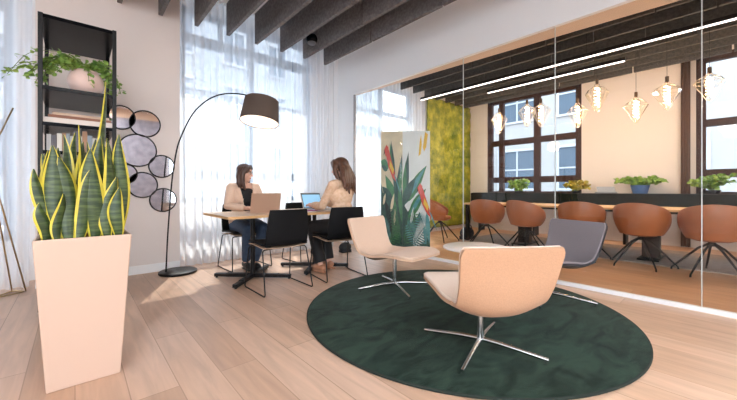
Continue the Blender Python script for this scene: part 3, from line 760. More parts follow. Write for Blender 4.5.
def snake_mat():
    m = bpy.data.materials.new('snake_green'); m.use_nodes = True; n = m.node_tree.nodes; l = m.node_tree.links; b = n['Principled BSDF']
    t = n.new('ShaderNodeTexCoord'); mp = n.new('ShaderNodeMapping'); mp.inputs['Scale'].default_value = (5, 5, 38); l.new(t.outputs['Object'], mp.inputs[0])
    no = n.new('ShaderNodeTexNoise'); no.inputs['Scale'].default_value = 1.5; no.inputs['Detail'].default_value = 3; l.new(mp.outputs[0], no.inputs['Vector'])
    cr = n.new('ShaderNodeValToRGB'); e = cr.color_ramp.elements; e[0].position = .42; e[0].color = (.020, .042, .012, 1); e[1].position = .64; e[1].color = (.075, .115, .032, 1)
    l.new(no.outputs['Fac'], cr.inputs[0]); l.new(cr.outputs[0], b.inputs['Base Color']); b.inputs['Roughness'].default_value = .38
    return m
M_sn = snake_mat(); M_sy = mat('snake_yellow', (.60, .50, .05), .4, var=.1, scale=12)
sp_ = thing('snake_plant', 'snake plant with yellow-edged sword leaves in the tall planter', 'plant', (.04, 2.40, HP - .03))
def leaf(x0, y0, L, W, lean, lean_dir, face, twist, seed):
    b = MB(); n = 22; rows = []
    for i in range(n + 1):
        s = i / n
        wd = W * (.34 + .66 * math.sin(min(1, s / .5) * PI / 2)) * (1 if s < .5 else math.cos((s - .5) / .5 * PI / 2) ** .85)
        wd = max(wd, .0012)
        bend = lean * (s ** 1.6)
        c_ = Vector((x0 + math.cos(lean_dir) * bend * L, y0 + math.sin(lean_dir) * bend * L, L * s * (1 - .18 * lean * s)))
        c_ += Vector((.008 * math.sin(s * 6 + seed), .008 * math.cos(s * 5 + seed), 0))
        a = face + twist * s
        ax = Vector((math.cos(a), math.sin(a), 0)); nn = Vector((-ax.y, ax.x, 0))
        rows.append([(c_ + ax * u * wd + nn * (abs(u) ** 2) * wd * .45 + nn * .0) for u in (-1, -.74, -.4, 0, .4, .74, 1)])
    b.grid(rows, thick=.0035)
    for f in b.bm.faces:
        pass
    o = b.build('leaf', [M_sn, M_sy], sp_, smooth='auto')
    nj = 6
    for k, p in enumerate(o.data.polygons):
        if k < n * nj: j = k % nj
        elif k < 2 * n * nj: j = (k - n * nj) % nj
        else: j = 0
        p.material_index = 1 if j in (0, nj - 1) else 0
# (base x, base y, length, half width, lean, lean dir deg, facing deg, twist, )
LV = [(-.135, -.12, .36, .034, .13, 178, 12, .3), (-.10, -.13, .47, .047, .06, 170, 5, -.2), (-.06, -.14, .42, .050, .10, 150, -5, .3), (-.015, -.145, .36, .042, .10, 10, 10, .2),
      (.035, -.14, .46, .054, .03, 180, 2, -.1), (.085, -.14, .33, .038, .10, 10, 0, .4), (.115, -.12, .50, .042, .04, 180, 25, .5), (.145, -.09, .55, .042, .02, 60, -15, .3),
      (-.12, -.05, .45, .036, .06, 200, 25, .4), (-.07, -.06, .53, .040, .03, 160, -20, -.5), (-.025, -.07, .50, .042, .04, 10, 20, .5), (.05, -.06, .54, .038, .03, 0, -25, .6), (.10, -.05, .50, .038, .05, 170, 30, -.4),
      (.06, .0, .84, .030, .03, 0, 20, .9), (-.12, .03, .44, .034, .08, 170, -10, .3), (-.04, .03, .56, .034, .03, 90, 15, .5), (.02, .04, .52, .034, .05, 120, -30, -.5), (.13, .02, .54, .036, .05, 180, 5, .4),
      (-.08, .10, .48, .034, .05, 150, 20, .3), (.04, .11, .54, .034, .03, 70, -15, .5), (.12, .10, .5, .036, .05, 170, 30, -.4), (-.005, -.1, .58, .032, .03, 140, 50, .6), (-.145, -.14, .20, .034, .10, 150, 15, .3), (.13, -.15, .27, .036, .05, -80, -10, .2), (-.10, -.155, .24, .03, .05, 20, 30, .4)]
LV = [(a_, b_, L * 1.06, W * .95, ln * 1.1, ld, fc, tw) for (a_, b_, L, W, ln, ld, fc, tw) in LV]
for k, (x_, y_, L, W, ln, ld, fc, tw) in enumerate(LV): leaf(x_, y_, L, W, ln, R(ld), R(fc), tw, k * 1.7)

# ============================================================ brass stand at the left edge
M_brass = mat('brass', (.62, .46, .25), .3, metal=1)
t = thing('coat_stand', 'thin brass rod stand in front of the left curtain', 'stand', (-.45, 4.45, 0))
o_ = Vector((-.45, 4.45, 0))
def T(p): return p - o_
f1 = px(26, 291, z=.012); f2 = px(12, 291, z=.012); f3 = px(-14, 300, z=.012)
tips = [px(13, 108, Y=4.45), px(-62, 118, Y=4.5), px(-50, 95, Y=4.3)]
hub = px(-12, 158, Y=4.42)
for f, tp in ((f1, tips[1]), (f2, tips[2]), (f3, tips[0])):
    MB().tube([T(f), T(hub) + (T(f) - T(hub)).normalized() * .0, T(tp)], .0065, 8).build('rod', M_brass, t, smooth=True)
MB().tube(fillet([T(f1) + Vector((0, 0, 0)), T(f2), T(f3)], .04, closed=True), .007, 8, closed=True).build('base_loop', M_brass, t, smooth=True)
MB().ell(T(hub), (.018, .018, .03)).build('joint', M_brass, t, smooth=True)

# ============================================================ parrot screen
M_pc = mat('print_cream', (.72, .62, .42), .6, var=.12, scale=5); M_pw = mat('print_pale', (.74, .80, .80), .6, var=.05, scale=5)
M_pg = mat('print_green', (.025, .13, .05), .55, color2=(.07, .26, .10), scale=9); M_pd = mat('print_dark', (.008, .045, .04), .55, color2=(.02, .10, .07), scale=16)
M_pb = mat('print_teal', (.05, .22, .26), .55, color2=(.12, .36, .36), scale=12); M_pr = mat('print_red', (.62, .05, .02), .5); M_py = mat('print_yellow', (.75, .48, .03), .5)
L0 = px(381, 249, z=.02 + 0); A0 = px(381.5, X=4.50); A0.z = 0
B0 = Vector((4.42, 0, 0))
Lp = px(381, Y=4.10); Mp = px(402.5, Y=3.82); Rp = px(430, Y=3.50)
def screen_panel(root, a, b_, H, bgm, deco, name='printed_panel'):
    a = Vector((a.x, a.y, 0)); b_ = Vector((b_.x, b_.y, 0)); u = (b_ - a); W = u.length; u.normalize(); nrm = Vector((-u.y, u.x, 0))
    if nrm.dot(-a) < 0: nrm = -nrm
    q = MB(); mats = [bgm, M_black, M_pg, M_pd, M_pb, M_pr, M_py]
    o3 = Vector((-root.location.x, -root.location.y, 0))
    q.poly([o3 + a, o3 + b_, o3 + b_ + Vector((0, 0, H)), o3 + a + Vector((0, 0, H))], -nrm * .03, mi=0)
    q.poly([o3 + a + nrm * .001, o3 + b_ + nrm * .001, o3 + b_ + nrm * .001 + Vector((0, 0, .04)), o3 + a + nrm * .001 + Vector((0, 0, .04))], -nrm * .032, mi=1)
    lay = .0012
    for (mi, pts) in deco:
        lay += .0004
        q.poly([o3 + a + u * (x_ * W) + Vector((0, 0, .04 + y_ * (H - .04))) + nrm * lay for x_, y_ in pts], -nrm * .0008, mi=mi)
    return q.build(name, mats, root)
def leafpoly(x0, y0, x1, y1, w, n=7, asp=2.0, notch=0):
    """leaf outline from base to tip in panel units (asp: panel height/width)"""
    d = Vector((x1 - x0, (y1 - y0) * asp)); L = d.length; d.normalize(); nn = Vector((-d.y, d.x)); A_, B_ = [], []
    for k in range(n + 1):
        s = k / n; ww = w * math.sin(PI * s ** .8) * (1 - (notch if k % 2 else 0)); c_ = Vector((x0, y0 * asp)) + d * L * s
        A_.append(c_ + nn * ww); B_.append(c_ - nn * ww)
    P = A_ + B_[-2:0:-1]
    return [(min(1, max(0, p.x)), min(1, max(0, p.y / asp))) for p in P]
def clean(P):
    out = []
    for p in P:
        if not out or (abs(p[0] - out[-1][0]) + abs(p[1] - out[-1][1])) > 1e-4: out.append(p)
    if abs(out[0][0] - out[-1][0]) + abs(out[0][1] - out[-1][1]) < 1e-4: out.pop()
    return out
scr = thing('folding_screen', 'folding screen printed with parrots and tropical leaves behind the glass', 'screen', (Mp.x, Mp.y, 0))
rd = random.Random(11)
def parrot(x, y, s, fl=1):
    return [(5, [(x, y), (x + .10 * s * fl, y + .03 * s), (x + .16 * s * fl, y - .02 * s), (x + .30 * s * fl, y - .12 * s), (x + .36 * s * fl, y - .18 * s), (x + .22 * s * fl, y - .15 * s), (x + .08 * s * fl, y - .08 * s)][::fl]),
            (6, [(x + .14 * s * fl, y - .04 * s), (x + .28 * s * fl, y - .10 * s), (x + .24 * s * fl, y - .13 * s), (x + .12 * s * fl, y - .08 * s)][::fl]),
            (4, [(x + .26 * s * fl, y - .12 * s), (x + .36 * s * fl, y - .155 * s), (x + .52 * s * fl, y - .27 * s), (x + .40 * s * fl, y - .21 * s)][::fl]),
            (5, [(x - .05 * s * fl, y + .03 * s), (x + .02 * s * fl, y + .06 * s), (x + .09 * s * fl, y + .04 * s), (x + .07 * s * fl, y - .02 * s), (x - .02 * s * fl, y - .01 * s)][::fl]),
            (1, [(x - .05 * s * fl, y + .03 * s), (x - .03 * s * fl, y + .01 * s), (x - .08 * s * fl, y - .01 * s)][::fl])]
def frond(x0, y0, x1, y1, ln, mi, n=11, asp=2.0):
    """palm frond: thin leaflets either side of a rib"""
    out = []; d = Vector((x1 - x0, (y1 - y0) * asp)); nn = Vector((-d.y, d.x)).normalized(); dn = d.normalized()
    for k in range(1, n):
        s_ = k / n; c_ = Vector((x0, y0 * asp)) + d * s_; L_ = ln * math.sin(PI * (s_ * .8 + .15))
        for sg in (-1, 1):
            e_ = c_ + (nn * sg * .85 + dn * .75) * L_
            out.append((mi, leafpoly(c_.x, c_.y / asp, e_.x, e_.y / asp, .012, n=3)))
    out.append((mi, leafpoly(x0, y0, x1, y1, .010, n=4))); return out
dl = [(3, [(0, 0), (1, 0), (1, .40), (.85, .36), (.7, .46), (.52, .34), (.42, .42), (.3, .36), (.2, .50), (.1, .46), (0, .55)]),
      (1, leafpoly(.5, .1, .15, .50, .10)), (3, leafpoly(.85, .1, .95, .55, .14)), (3, leafpoly(.72, .3, .98, .80, .13)), (2, leafpoly(.7, .35, 1.0, .70, .10)), (2, leafpoly(.62, .55, .42, .90, .11)), (3, leafpoly(.66, .6, .46, .93, .05)),
      (2, leafpoly(.75, .30, .20, .62, .17)), (3, leafpoly(.6, .34, .05, .52, .13)), (2, leafpoly(.35, .68, -.02, .74, .10)), (3, leafpoly(.30, .66, .02, .70, .05)), (3, leafpoly(.9, .25, .55, .66, .10)), (2, leafpoly(.98, .2, .80, .60, .09)),
      (0, leafpoly(.45, .30, .62, .46, .06)), (0, leafpoly(.1, .36, .22, .46, .05)), (0, leafpoly(.62, .18, .66, .33, .045))]
dl += frond(.1, .0, .45, .34, .26, 3) + frond(.9, .0, .55, .30, .26, 2) + frond(.5, .0, .12, .22, .22, 4) + frond(.4, .0, .85, .20, .24, 2)
dl += parrot(.24, .80, 1.35)
dr = [(3, [(0, 0), (1, 0), (1, .22), (.8, .18), (.62, .30), (.5, .24), (.35, .36), (.2, .30), (0, .38)]), (3, leafpoly(.0, .30, .22, .82, .12)), (2, leafpoly(.02, .36, .12, .74, .08)), (2, leafpoly(.1, .38, .88, .70, .13)), (4, leafpoly(.12, .40, .84, .69, .06)), (2, leafpoly(.2, .25, .85, .50, .12)), (4, leafpoly(.25, .27, .8, .49, .05)), (3, leafpoly(-.05, .35, .48, .60, .12)),
      (6, [(.58, .78), (.62, .90), (.68, .97), (.70, .88), (.66, .80)]), (6, [(.74, .86), (.82, .99), (.92, .97), (.86, .86), (.78, .82)]), (0, leafpoly(.3, .2, .4, .34, .05))]
dr += frond(.05, .0, .5, .30, .28, 2) + frond(.9, .0, .55, .26, .28, 4) + frond(.35, .0, .85, .18, .24, 0) + frond(.6, .0, .15, .20, .24, 4)
dr += parrot(.60, .47, 1.25); dr += [(4, leafpoly(.86, .30, .97, .02, .08)), (4, leafpoly(.78, .18, .84, .02, .06))]
dl = [(m_, clean(p)) for m_, p in dl]; dr = [(m_, clean(p)) for m_, p in dr]
HS = 1.0 + (190 - 131) / 330 * (Mp.x * math.sin(YAW) + Mp.y * math.cos(YAW))
screen_panel(scr, Lp, Mp, HS, M_pc, dl); screen_panel(scr, Mp, Rp, HS, M_pw, dr)

# ============================================================ meeting room furniture
M_cog = mat('cognac_leather', (.33, .105, .035), .42, var=.12, scale=7, spec=.5)
def tub_chair():
    t = thing('tub_chair', '', 'chair', (0, 0, 0), 0, 'cognac tub chairs around the meeting table')
    # wraparound back; faces +Y
    n = 26; P = []; rows = 7
    for i in range(n + 1):
        th = R(-38) - R(360 - 76 - 0) * 0
        a = R(30) - R(240) * i / n      # from right arm tip round the back to the left arm tip
        s = i / n; top = .835 - .23 * (abs(s - .5) * 2) ** 2.0
        row = []
        for j in range(rows):
            v = j / (rows - 1); z_ = .43 + (top - .43) * v; rx = .20 + .075 * math.sin(v * 2.0); ry = .20 + .07 * math.sin(v * 2.0)
            row.append((rx * math.cos(a), ry * math.sin(a) - .0, z_))
        P.append(row)
    b = MB(); b.grid(P, thick=.028); b.build('backrest', M_cog, t, smooth='auto', bevel=.006)
    b = MB(); b.lathe([(0, .40), (.16, .40), (.205, .425), (.225, .455), (.21, .485), (0, .49)], seg=32); b.build('seat', M_cog, t, smooth=True)
    b = MB(); b.tube([(0, 0, .40), (0, 0, .34)], .035, 14); b.build('hub', M_black, t, smooth='auto')
    for k in range(5):
        a = R(18 + 72 * k); d = Vector((math.cos(a), math.sin(a), 0))
        b = MB(); b.tube([d * .02 + Vector((0, 0, .37)), d * .12 + Vector((0, 0, .30)), d * .36 + Vector((0, 0, .03)), d * .365 + Vector((0, 0, .0))], [.013, .013, .010, .011], 8)
        b.build('leg', M_black, t, smooth='auto')
    return t
tcr = tub_chair(); used = 0
near = [(712, 'closest to the right edge of the glass'), (641, 'directly in front of the blue plant pot'), (581, 'right behind the slate grey lounge chair'), (525.5, 'above the round white side table'), (487, 'beside the table end and dark bag')]
for i, (cx_, d_) in enumerate(near):
    place(tcr, used, (5.60, px(cx_, X=5.60).y, 0), R(-90 + (10, -4, 6, -14, 12)[i]), 'cognac tub chair on the near side, ' + d_); used = 1
place(tcr, 1, (5.45, 3.98, 0), R(-150), 'lighter-lit cognac tub chair alone in front of the moss panel')

t = thing('meeting_table', 'long meeting table with thin oak top and dark legs', 'table', (6.25, 1.1, 0))
MB().box2((-.48, -2.6, .715), (.48, 2.55, .745)).build('table_top', M_oakedge, t, bevel=.003)
MB().box2((-.36, -2.4, .68), (.36, 2.4, .715)).build('apron', M_black, t)
for y in (-1.9, -.25, 1.55):
    b = MB(); b.box2((-.07, y - .10, .03), (.07, y + .10, .68)); b.box2((-.3, y - .12, .012), (.3, y + .12, .035)); b.build('leg', M_black, t, bevel=.004)
b = MB(); b.box2((-.47, 2.45, .0), (-.41, 2.51, .715)); b.build('leg', M_black, t)

t = thing('planter_trough', 'long black planter trough along the meeting room windows', 'planter', (7.62, 1.2, 0))
MB().box2((-.17, -3.4, .70), (.17, 3.3, .93)).build('box', mat('trough_black', (.006, .009, .008), .7, spec=.1), t, bevel=.004)
for y in (-3.0, -1.4, .2, 1.8, 3.1): MB().box2((-.12, y - .02, 0), (.12, y + .02, .70)).build('leg', M_black, t)
MB().box2((-.15, -3.35, .93), (.15, 3.25, .936)).build('soil', mat('soil', (.03, .02, .015), .95), t)

M_fern = mat('fern_green', (.12, .30, .04), .5, color2=(.36, .50, .08), scale=20)
def bushy(name, label, cat, loc, rad, hgt, n, seed, pot=None, m=None, group=None, leafsz=.05):
    t = thing(name, label, cat, loc, 0, group); rnd = random.Random(seed); st = MB(); fo = MB(); zb = 0
    if pot:
        MB().lathe([(0, 0), (pot[0] * .75, 0), (pot[0], pot[1]), (pot[0] - .012, pot[1]), (pot[0] * .7, pot[1] - .02), (0, pot[1] - .02)], seg=28).build('pot', pot[2], t, smooth='auto'); zb = pot[1] - .02
    for k in range(n):
        a = rnd.uniform(0, 6.3); L = rad * rnd.uniform(.5, 1); d = Vector((math.cos(a), math.sin(a), 0)); h_ = hgt * rnd.uniform(.5, 1)
        P = catmull([Vector((0, 0, zb)), d * L * .4 + Vector((0, 0, zb + h_ * .8)), d * L + Vector((0, 0, zb + h_ * rnd.uniform(.6, 1)))], 6); st.tube(P, .003, 5)
        for q in P[3:]:
            for _ in range(2): small_leaf(fo, q, leafsz * rnd.uniform(.7, 1.2), rnd)
    st.build('stem', M_stem, t); fo.build('foliage', m or M_fern, t, recalc=False); return t
M_bluepot = mat('blue_pot', (.05, .12, .28), .4)
def onx(pxx, X=7.6): p = px(pxx, X=X); return p
for k, (pxx, rad, h_, pot, lab) in enumerate([(640, .36, .17, (.14, .15, M_bluepot), 'leafy green plant in a blue pot on the trough before the cream wall'),
                                 (711, .26, .26, (.12, .06, M_black), 'bushy green plant on the trough before the right window'),
                                 (519, .24, .30, (.12, .04, M_black), 'dark leafy green plant on the trough at the window beam, left'),
                                 (576, .22, .24, (.10, .04, M_black), 'yellow-tipped plant on the trough beside the cream wall edge')]):
    p = onx(pxx); bushy('potted_plant', lab, 'plant', (p.x, p.y, .936), rad, h_, 26, 20 + k, pot, m=None if k != 3 else mat('yellow_green', (.35, .38, .04), .5, color2=(.62, .42, .05), scale=20), group='plants along the planter trough', leafsz=.075)
p = onx(606, 7.55)
t = thing('desk_phone', 'grey conference device on the trough before the cream wall', 'device', (p.x, p.y, .936), R(10))
MB().box2((-.09, -.17, 0), (.09, .17, .03)).build('base', mat('device_grey', (.22, .24, .27), .5), t, bevel=.008)
b = MB(); b.poly([(-.08, -.15, .03), (.08, -.15, .03), (.08, -.13, .10), (-.02, -.13, .13)], (0, .28, 0)); b.build('screen_body', mat('device_grey2', (.30, .33, .37), .4), t, bevel=.006)

# pendants
M_filament = mat('filament', (1, .62, .32), .5, emit=22)
M_bulb = glass_mat('bulb_glass', (1, .98, .95), 1.5, 2.0)
bulbs = [(499, 112, 134, 6.5, 'far left crystal bulb pendant, alone before the left pane'), (527, 104, 127, 6.3, 'crystal bulb pendant just left of the dark window post'), (541, 103, 127, 6.1, 'crystal bulb pendant just right of the dark window post'),
         (577.5, 103, 128, 6.5, 'crystal bulb pendant at the cream wall edge before the window frame'), (597, 84, 112, 6.0, 'crystal bulb pendant over the left end of the cream wall'), (636, 97, 123, 6.5, 'lower crystal bulb pendant in the middle of the cream wall'),
         (667, 82, 110, 6.1, 'crystal bulb pendant over the right end of the cream wall'), (709.5, 73, 101, 6.2, 'crystal bulb pendant before the right meeting room window')]
for k, (cx_, y0, y1, X_, lab) in enumerate(bulbs):
    a = px(cx_, y0, X=X_); c_ = px(cx_, y1, X=X_); H = a.z - c_.z
    t = thing('pendant_light', lab, 'pendant light', (a.x, a.y, a.z), 0, 'crystal bulb pendants over the meeting table')
    b = MB(); bp_ = [(.001, -H), (.03, -H * .95), (.075, -H * .70), (.155, -H * .34), (.12, -H * .2), (.04, -.03), (.025, 0)]; b.lathe(bp_, seg=10); b.build('bulb', M_bulb, t)
    b = MB()  # pale tubes painted in for the glow along the bulb's facet edges
    for q in range(5): a_ = 2 * PI * q / 5 + .3; b.tube([(r_ * 1.01 * math.cos(a_), r_ * 1.01 * math.sin(a_), z_) for r_, z_ in bp_], .004, 5)
    for q in range(1): b.tube([(.156 * math.cos(w_ * PI / 5), .156 * math.sin(w_ * PI / 5), -H * .34) for w_ in range(10)], .003, 5, closed=True)
    b.build('bulb_edge_glints', mat('edge_glint', (.9, .82, .72), .15, spec=1, trans=.4), t)
    b = MB(); P = [(.034 * math.cos(s * 1.1), .034 * math.sin(s * 1.1), -.05 - (H * .82 - .05) * s / 34) for s in range(35)]; b.tube(P, .0055, 5); b.build('filament', M_filament, t, smooth=True)
    b = MB(); b.tube([(0, 0, -.01), (0, 0, .075)], .022, 12); b.build('socket', mat('bronze', (.10, .06, .03), .4, metal=.6), t, smooth='auto')
    b = MB(); b.tube([(0, 0, .07), (0, 0, CZ - a.z)], .003, 6); b.build('cord', M_black, t)
light('meeting_glow', 'POINT', (6.3, 1.5, 2.2), 26, (1, .76, .56)).data.shadow_soft_size = .15
light('meeting_glow', 'POINT', (6.3, 3.4, 2.2), 26, (1, .76, .56)).data.shadow_soft_size = .15
light('meeting_glow', 'POINT', (6.3, .1, 2.2), 22, (1, .76, .56)).data.shadow_soft_size = .15

# bags
def bag(label, loc, s, m):
    t = thing('bag', label, 'bag', loc)
    b = MB(); b.ell((0, 0, s * .42), (s * .6, s * .4, s * .42)); b.box((0, 0, s * .12), (s * .9, s * .6, s * .22)); o = b.build('body', m, t, smooth=True)
    b = MB(); b.tube([(s * .25 * math.cos(a * PI / 8), -s * .2, s * .7 + s * .28 * math.sin(a * PI / 8)) for a in range(9)], s * .03, 6); b.build('handle', m, t, smooth=True)
bag('small black bag on the floor behind the long-haired woman', (3.25, 4.22, 0), .19, mat('bag_black', (.015, .02, .025), .6))
bag('dark bag lying on the floor under the meeting table end', (5.95, 3.68, 0), .30, mat('bag_navy', (.02, .022, .035), .6))

# ============================================================ people
def solid(mb, name, m, parent, voxel=.007, smooth=8, cut=None, thick=0):
    """fuse overlapping shells into one continuous surface"""
    bmesh.ops.recalc_face_normals(mb.bm, faces=mb.bm.faces)
    me = bpy.data.meshes.new(name + '_src'); mb.bm.to_mesh(me); mb.bm.free(); tmp = bpy.data.objects.new(name + '_src', me); scene.collection.objects.link(tmp)
    r = tmp.modifiers.new('r', 'REMESH'); r.mode = 'VOXEL'; r.voxel_size = voxel
    s = tmp.modifiers.new('s', 'SMOOTH'); s.iterations = smooth; s.factor = .5
    dg = bpy.context.evaluated_depsgraph_get(); dg.update(); ev = tmp.evaluated_get(dg); out = bpy.data.meshes.new_from_object(ev)
    bpy.data.objects.remove(tmp); bpy.data.meshes.remove(me)
    if cut:
        b = bmesh.new(); b.from_mesh(out); bmesh.ops.delete(b, geom=[v for v in b.verts if cut(v.co)], context='VERTS'); b.to_mesh(out); b.free()
    out.materials.clear(); out.materials.append(m); out.name = name
    for p in out.polygons: p.use_smooth = True
    o = bpy.data.objects.new(name, out); scene.collection.objects.link(o); o.parent = parent
    if thick:
        q = o.modifiers.new('t', 'SOLIDIFY'); q.thickness = thick; q.offset = 0
    return o

def person(label, loc, face, J, skin_m, hair_fn, clothes_fn, head_yaw=0, head_pitch=0, scale=1):
    """J: joints in local metres, facing +Y. origin on floor below the hips"""
    t = thing('person', label, 'person', loc, R(face) - PI / 2); t.scale = (scale,) * 3
    b = MB()
    b.ell(J['pelvis'], (.165, .125, .12)); b.ell(Vector(J['pelvis']).lerp(Vector(J['chest']), .5), (.125, .092, .16)); b.ell(J['chest'], (.148, .102, .15))
    b.tube([J['shoL'], J['neckb'], J['shoR']], [.05, .06, .05], 12, round_=True)
    b.tube([J['neckb'], J['head'] + Vector((0, -.015, -.07))], [.052, .048], 12, round_=True)
    for s in 'LR':
        b.tube([J['sho' + s], Vector(J['sho' + s]).lerp(J['elb' + s], .5), J['elb' + s], Vector(J['elb' + s]).lerp(J['wri' + s], .4), J['wri' + s]], [.05, .043, .036, .034, .023], 12, round_=True)
        b.tube([J['hip' + s], Vector(J['hip' + s]).lerp(J['kne' + s], .5), J['kne' + s]], [.088, .078, .056], 14, round_=True)
        b.tube([J['kne' + s], Vector(J['kne' + s]).lerp(J['ank' + s], .35), J['ank' + s]], [.054, .052, .033], 14, round_=True)
        b.tube([J['ank' + s] + Vector((0, -.04, -.03)), J['ank' + s] + (J['toe' + s] - J['ank' + s]) * .6 + Vector((0, 0, -.005)), J['toe' + s]], [.032, .034, .022], 10, round_=True)
        # hand: palm, four unequal bent fingers, thumb from the side of the palm
        wri = J['wri' + s]; d = J['hdir' + s].normalized(); side = d.cross(Vector((0, 0, 1))).normalized() * (1 if s == 'L' else -1)   # towards the thumb
        b.tube([wri, wri + d * .04, wri + d * .082], [.021, .028, .026], 10, round_=True); palm = wri + d * .05
        b.ell(wri + d * .055, (.036, .036, .016))
        for k, (off, ln) in enumerate(((.027, .062), (.009, .070), (-.010, .064), (-.028, .050))):
            f0 = wri + d * .07 + side * off; q = d + side * off * 3
            b.tube([f0, f0 + q * ln * .45 + Vector((0, 0, .004)), f0 + q * ln * .8 + Vector((0, 0, -.006)), f0 + q * ln + Vector((0, 0, -.018))], [.0095, .009, .0085, .0075], 8, round_=True)
        th = wri + d * .02 + side * .02
        b.tube([th, th + (side + d * .6).normalized() * .032, th + (side * .7 + d).normalized() * .058 + Vector((0, 0, -.006))], [.012, .0105, .009], 8, round_=True)
    # head
    H = J['head']; MR = Matrix.Rotation(R(head_yaw), 3, 'Z') @ Matrix.Rotation(R(head_pitch), 3, 'X')
    def hp(x, y, z_): return H + MR @ Vector((x, y, z_))
    er = MR.to_euler()
    b.ell(hp(0, -.01, .03), (.074, .090, .088), er); b.ell(hp(0, .022, -.03), (.058, .062, .078), er); b.ell(hp(0, .05, -.092), (.024, .022, .018), er)
    b.tube([hp(0, .078, .025), hp(0, .094, -.005), hp(0, .103, -.022)], [.007, .009, .012], 8, round_=True)
    for s in (-1, 1):
        b.ell(hp(s * .075, -.008, -.005), (.010, .018, .030), er); b.ell(hp(s * .034, .062, -.028), (.022, .018, .020), er)
    b.tube([hp(-.022, .074, .048), hp(0, .080, .044), hp(.022, .074, .048)], .010, 8, round_=True)
    body = solid(b, 'body', skin_m, t, .0065, 4)
    M_eye = mat('eye_white', (.8, .8, .78), .3); M_iris = mat('iris', (.06, .035, .02), .2); M_lip = mat('lips', (.50, .16, .13), .5)
    for s in (-1, 1):
        q = MB(); q.ell(hp(s * .030, .070, .012), (.013, .010, .007), er, mi=0); q.ell(hp(s * .030, .0785, .012), (.005, .003, .005), er, mi=1); q.build('eye', [M_eye, M_iris], t, smooth=True)
        q = MB(); q.tube([hp(s * .014, .085, .030), hp(s * .030, .082, .035), hp(s * .046, .072, .030)], .003, 6); q.build('eyebrow', M_iris, t, smooth=True)
    q = MB(); q.ell(hp(0, .080, -.052), (.021, .007, .005), er); q.ell(hp(0, .078, -.059), (.018, .008, .005), er); q.build('mouth', M_lip, t, smooth=True)
    hair_fn(t, hp, er); clothes_fn(t, J, hp, er)
    return t
V = Vector
def joints(**k):
    J = dict(pelvis=V((0, 0, .565)), chest=V((0, .02, .90)), neckb=V((0, .0, 1.055)), head=V((0, .045, 1.215)),
             shoL=V((-.155, 0, 1.025)), shoR=V((.155, 0, 1.025)), hipL=V((-.085, .0, .545)), hipR=V((.085, .0, .545)))
    J.update({a: V(b) for a, b in k.items()})
    for s in 'LR':
        J.setdefault('hdir' + s, J['wri' + s] - J['elb' + s])
    return J
M_skin = mat('skin', (.72, .42, .31), .5, var=.04, scale=30)
M_hair1 = mat('dark_brown_hair', (.045, .020, .014), .42, color2=(.085, .04, .026), scale=14, stretch=(8, 8, .8), bump=.5, bscale=20)
M_hair2 = mat('chestnut_hair', (.06, .026, .015), .42, color2=(.12, .052, .028), scale=14, stretch=(8, 8, .8), bump=.5, bscale=20)
M_blazer = mat('beige_blazer', (.72, .52, .40), .85, var=.04, scale=60, bump=.15, bscale=300)
M_blouse = mat('cream_blouse', (.74, .53, .38), .85, color2=(.60, .38, .24), scale=34, bump=.3, bscale=90)
M_denim = mat('blue_denim', (.030, .055, .105), .85, color2=(.05, .085, .15), scale=25)
M_trous = mat('black_trousers', (.010, .010, .012), .8)
M_shoe = mat('black_shoe', (.012, .012, .012), .4)

def legs_cloth(t, J, m, name='trousers', inf=.014, flare=0, hem=.06):
    b = MB(); b.ell(J['pelvis'], (.165 + inf, .125 + inf, .12 + inf * .6))
    for s in 'LR':
        b.tube([J['hip' + s], J['hip' + s].lerp(J['kne' + s], .5), J['kne' + s]], [.09 + inf, .078 + inf, .058 + inf], 16, round_=True)
        e = J['ank' + s] + V((0, 0, .02))
        b.tube([J['kne' + s], J['kne' + s].lerp(e, .35), J['kne' + s].lerp(e, .7), e], [.056 + inf, .054 + inf, .045 + inf + flare * .5, .036 + inf + flare], 16, round_=False)
    return solid(b, name, m, t, .009, 4)
def shoes(t, J, m):
    for s in 'LR':
        b = MB(); a = J['ank' + s]; to = J['toe' + s]
        b.tube([a + V((0, -.05, -.035)), a + (to - a) * .55 + V((0, 0, -.008)), to + V((0, .008, 0))], [.038, .041, .028], 12, round_=True)
        z0 = min(a.z - .078, to.z - .03); b.box2((min(a.x, to.x) - .03, a.y - .085, z0), (max(a.x, to.x) + .03, to.y + .02, z0 + .014))
        solid(b, 'shoe', m, t, .007, 3)

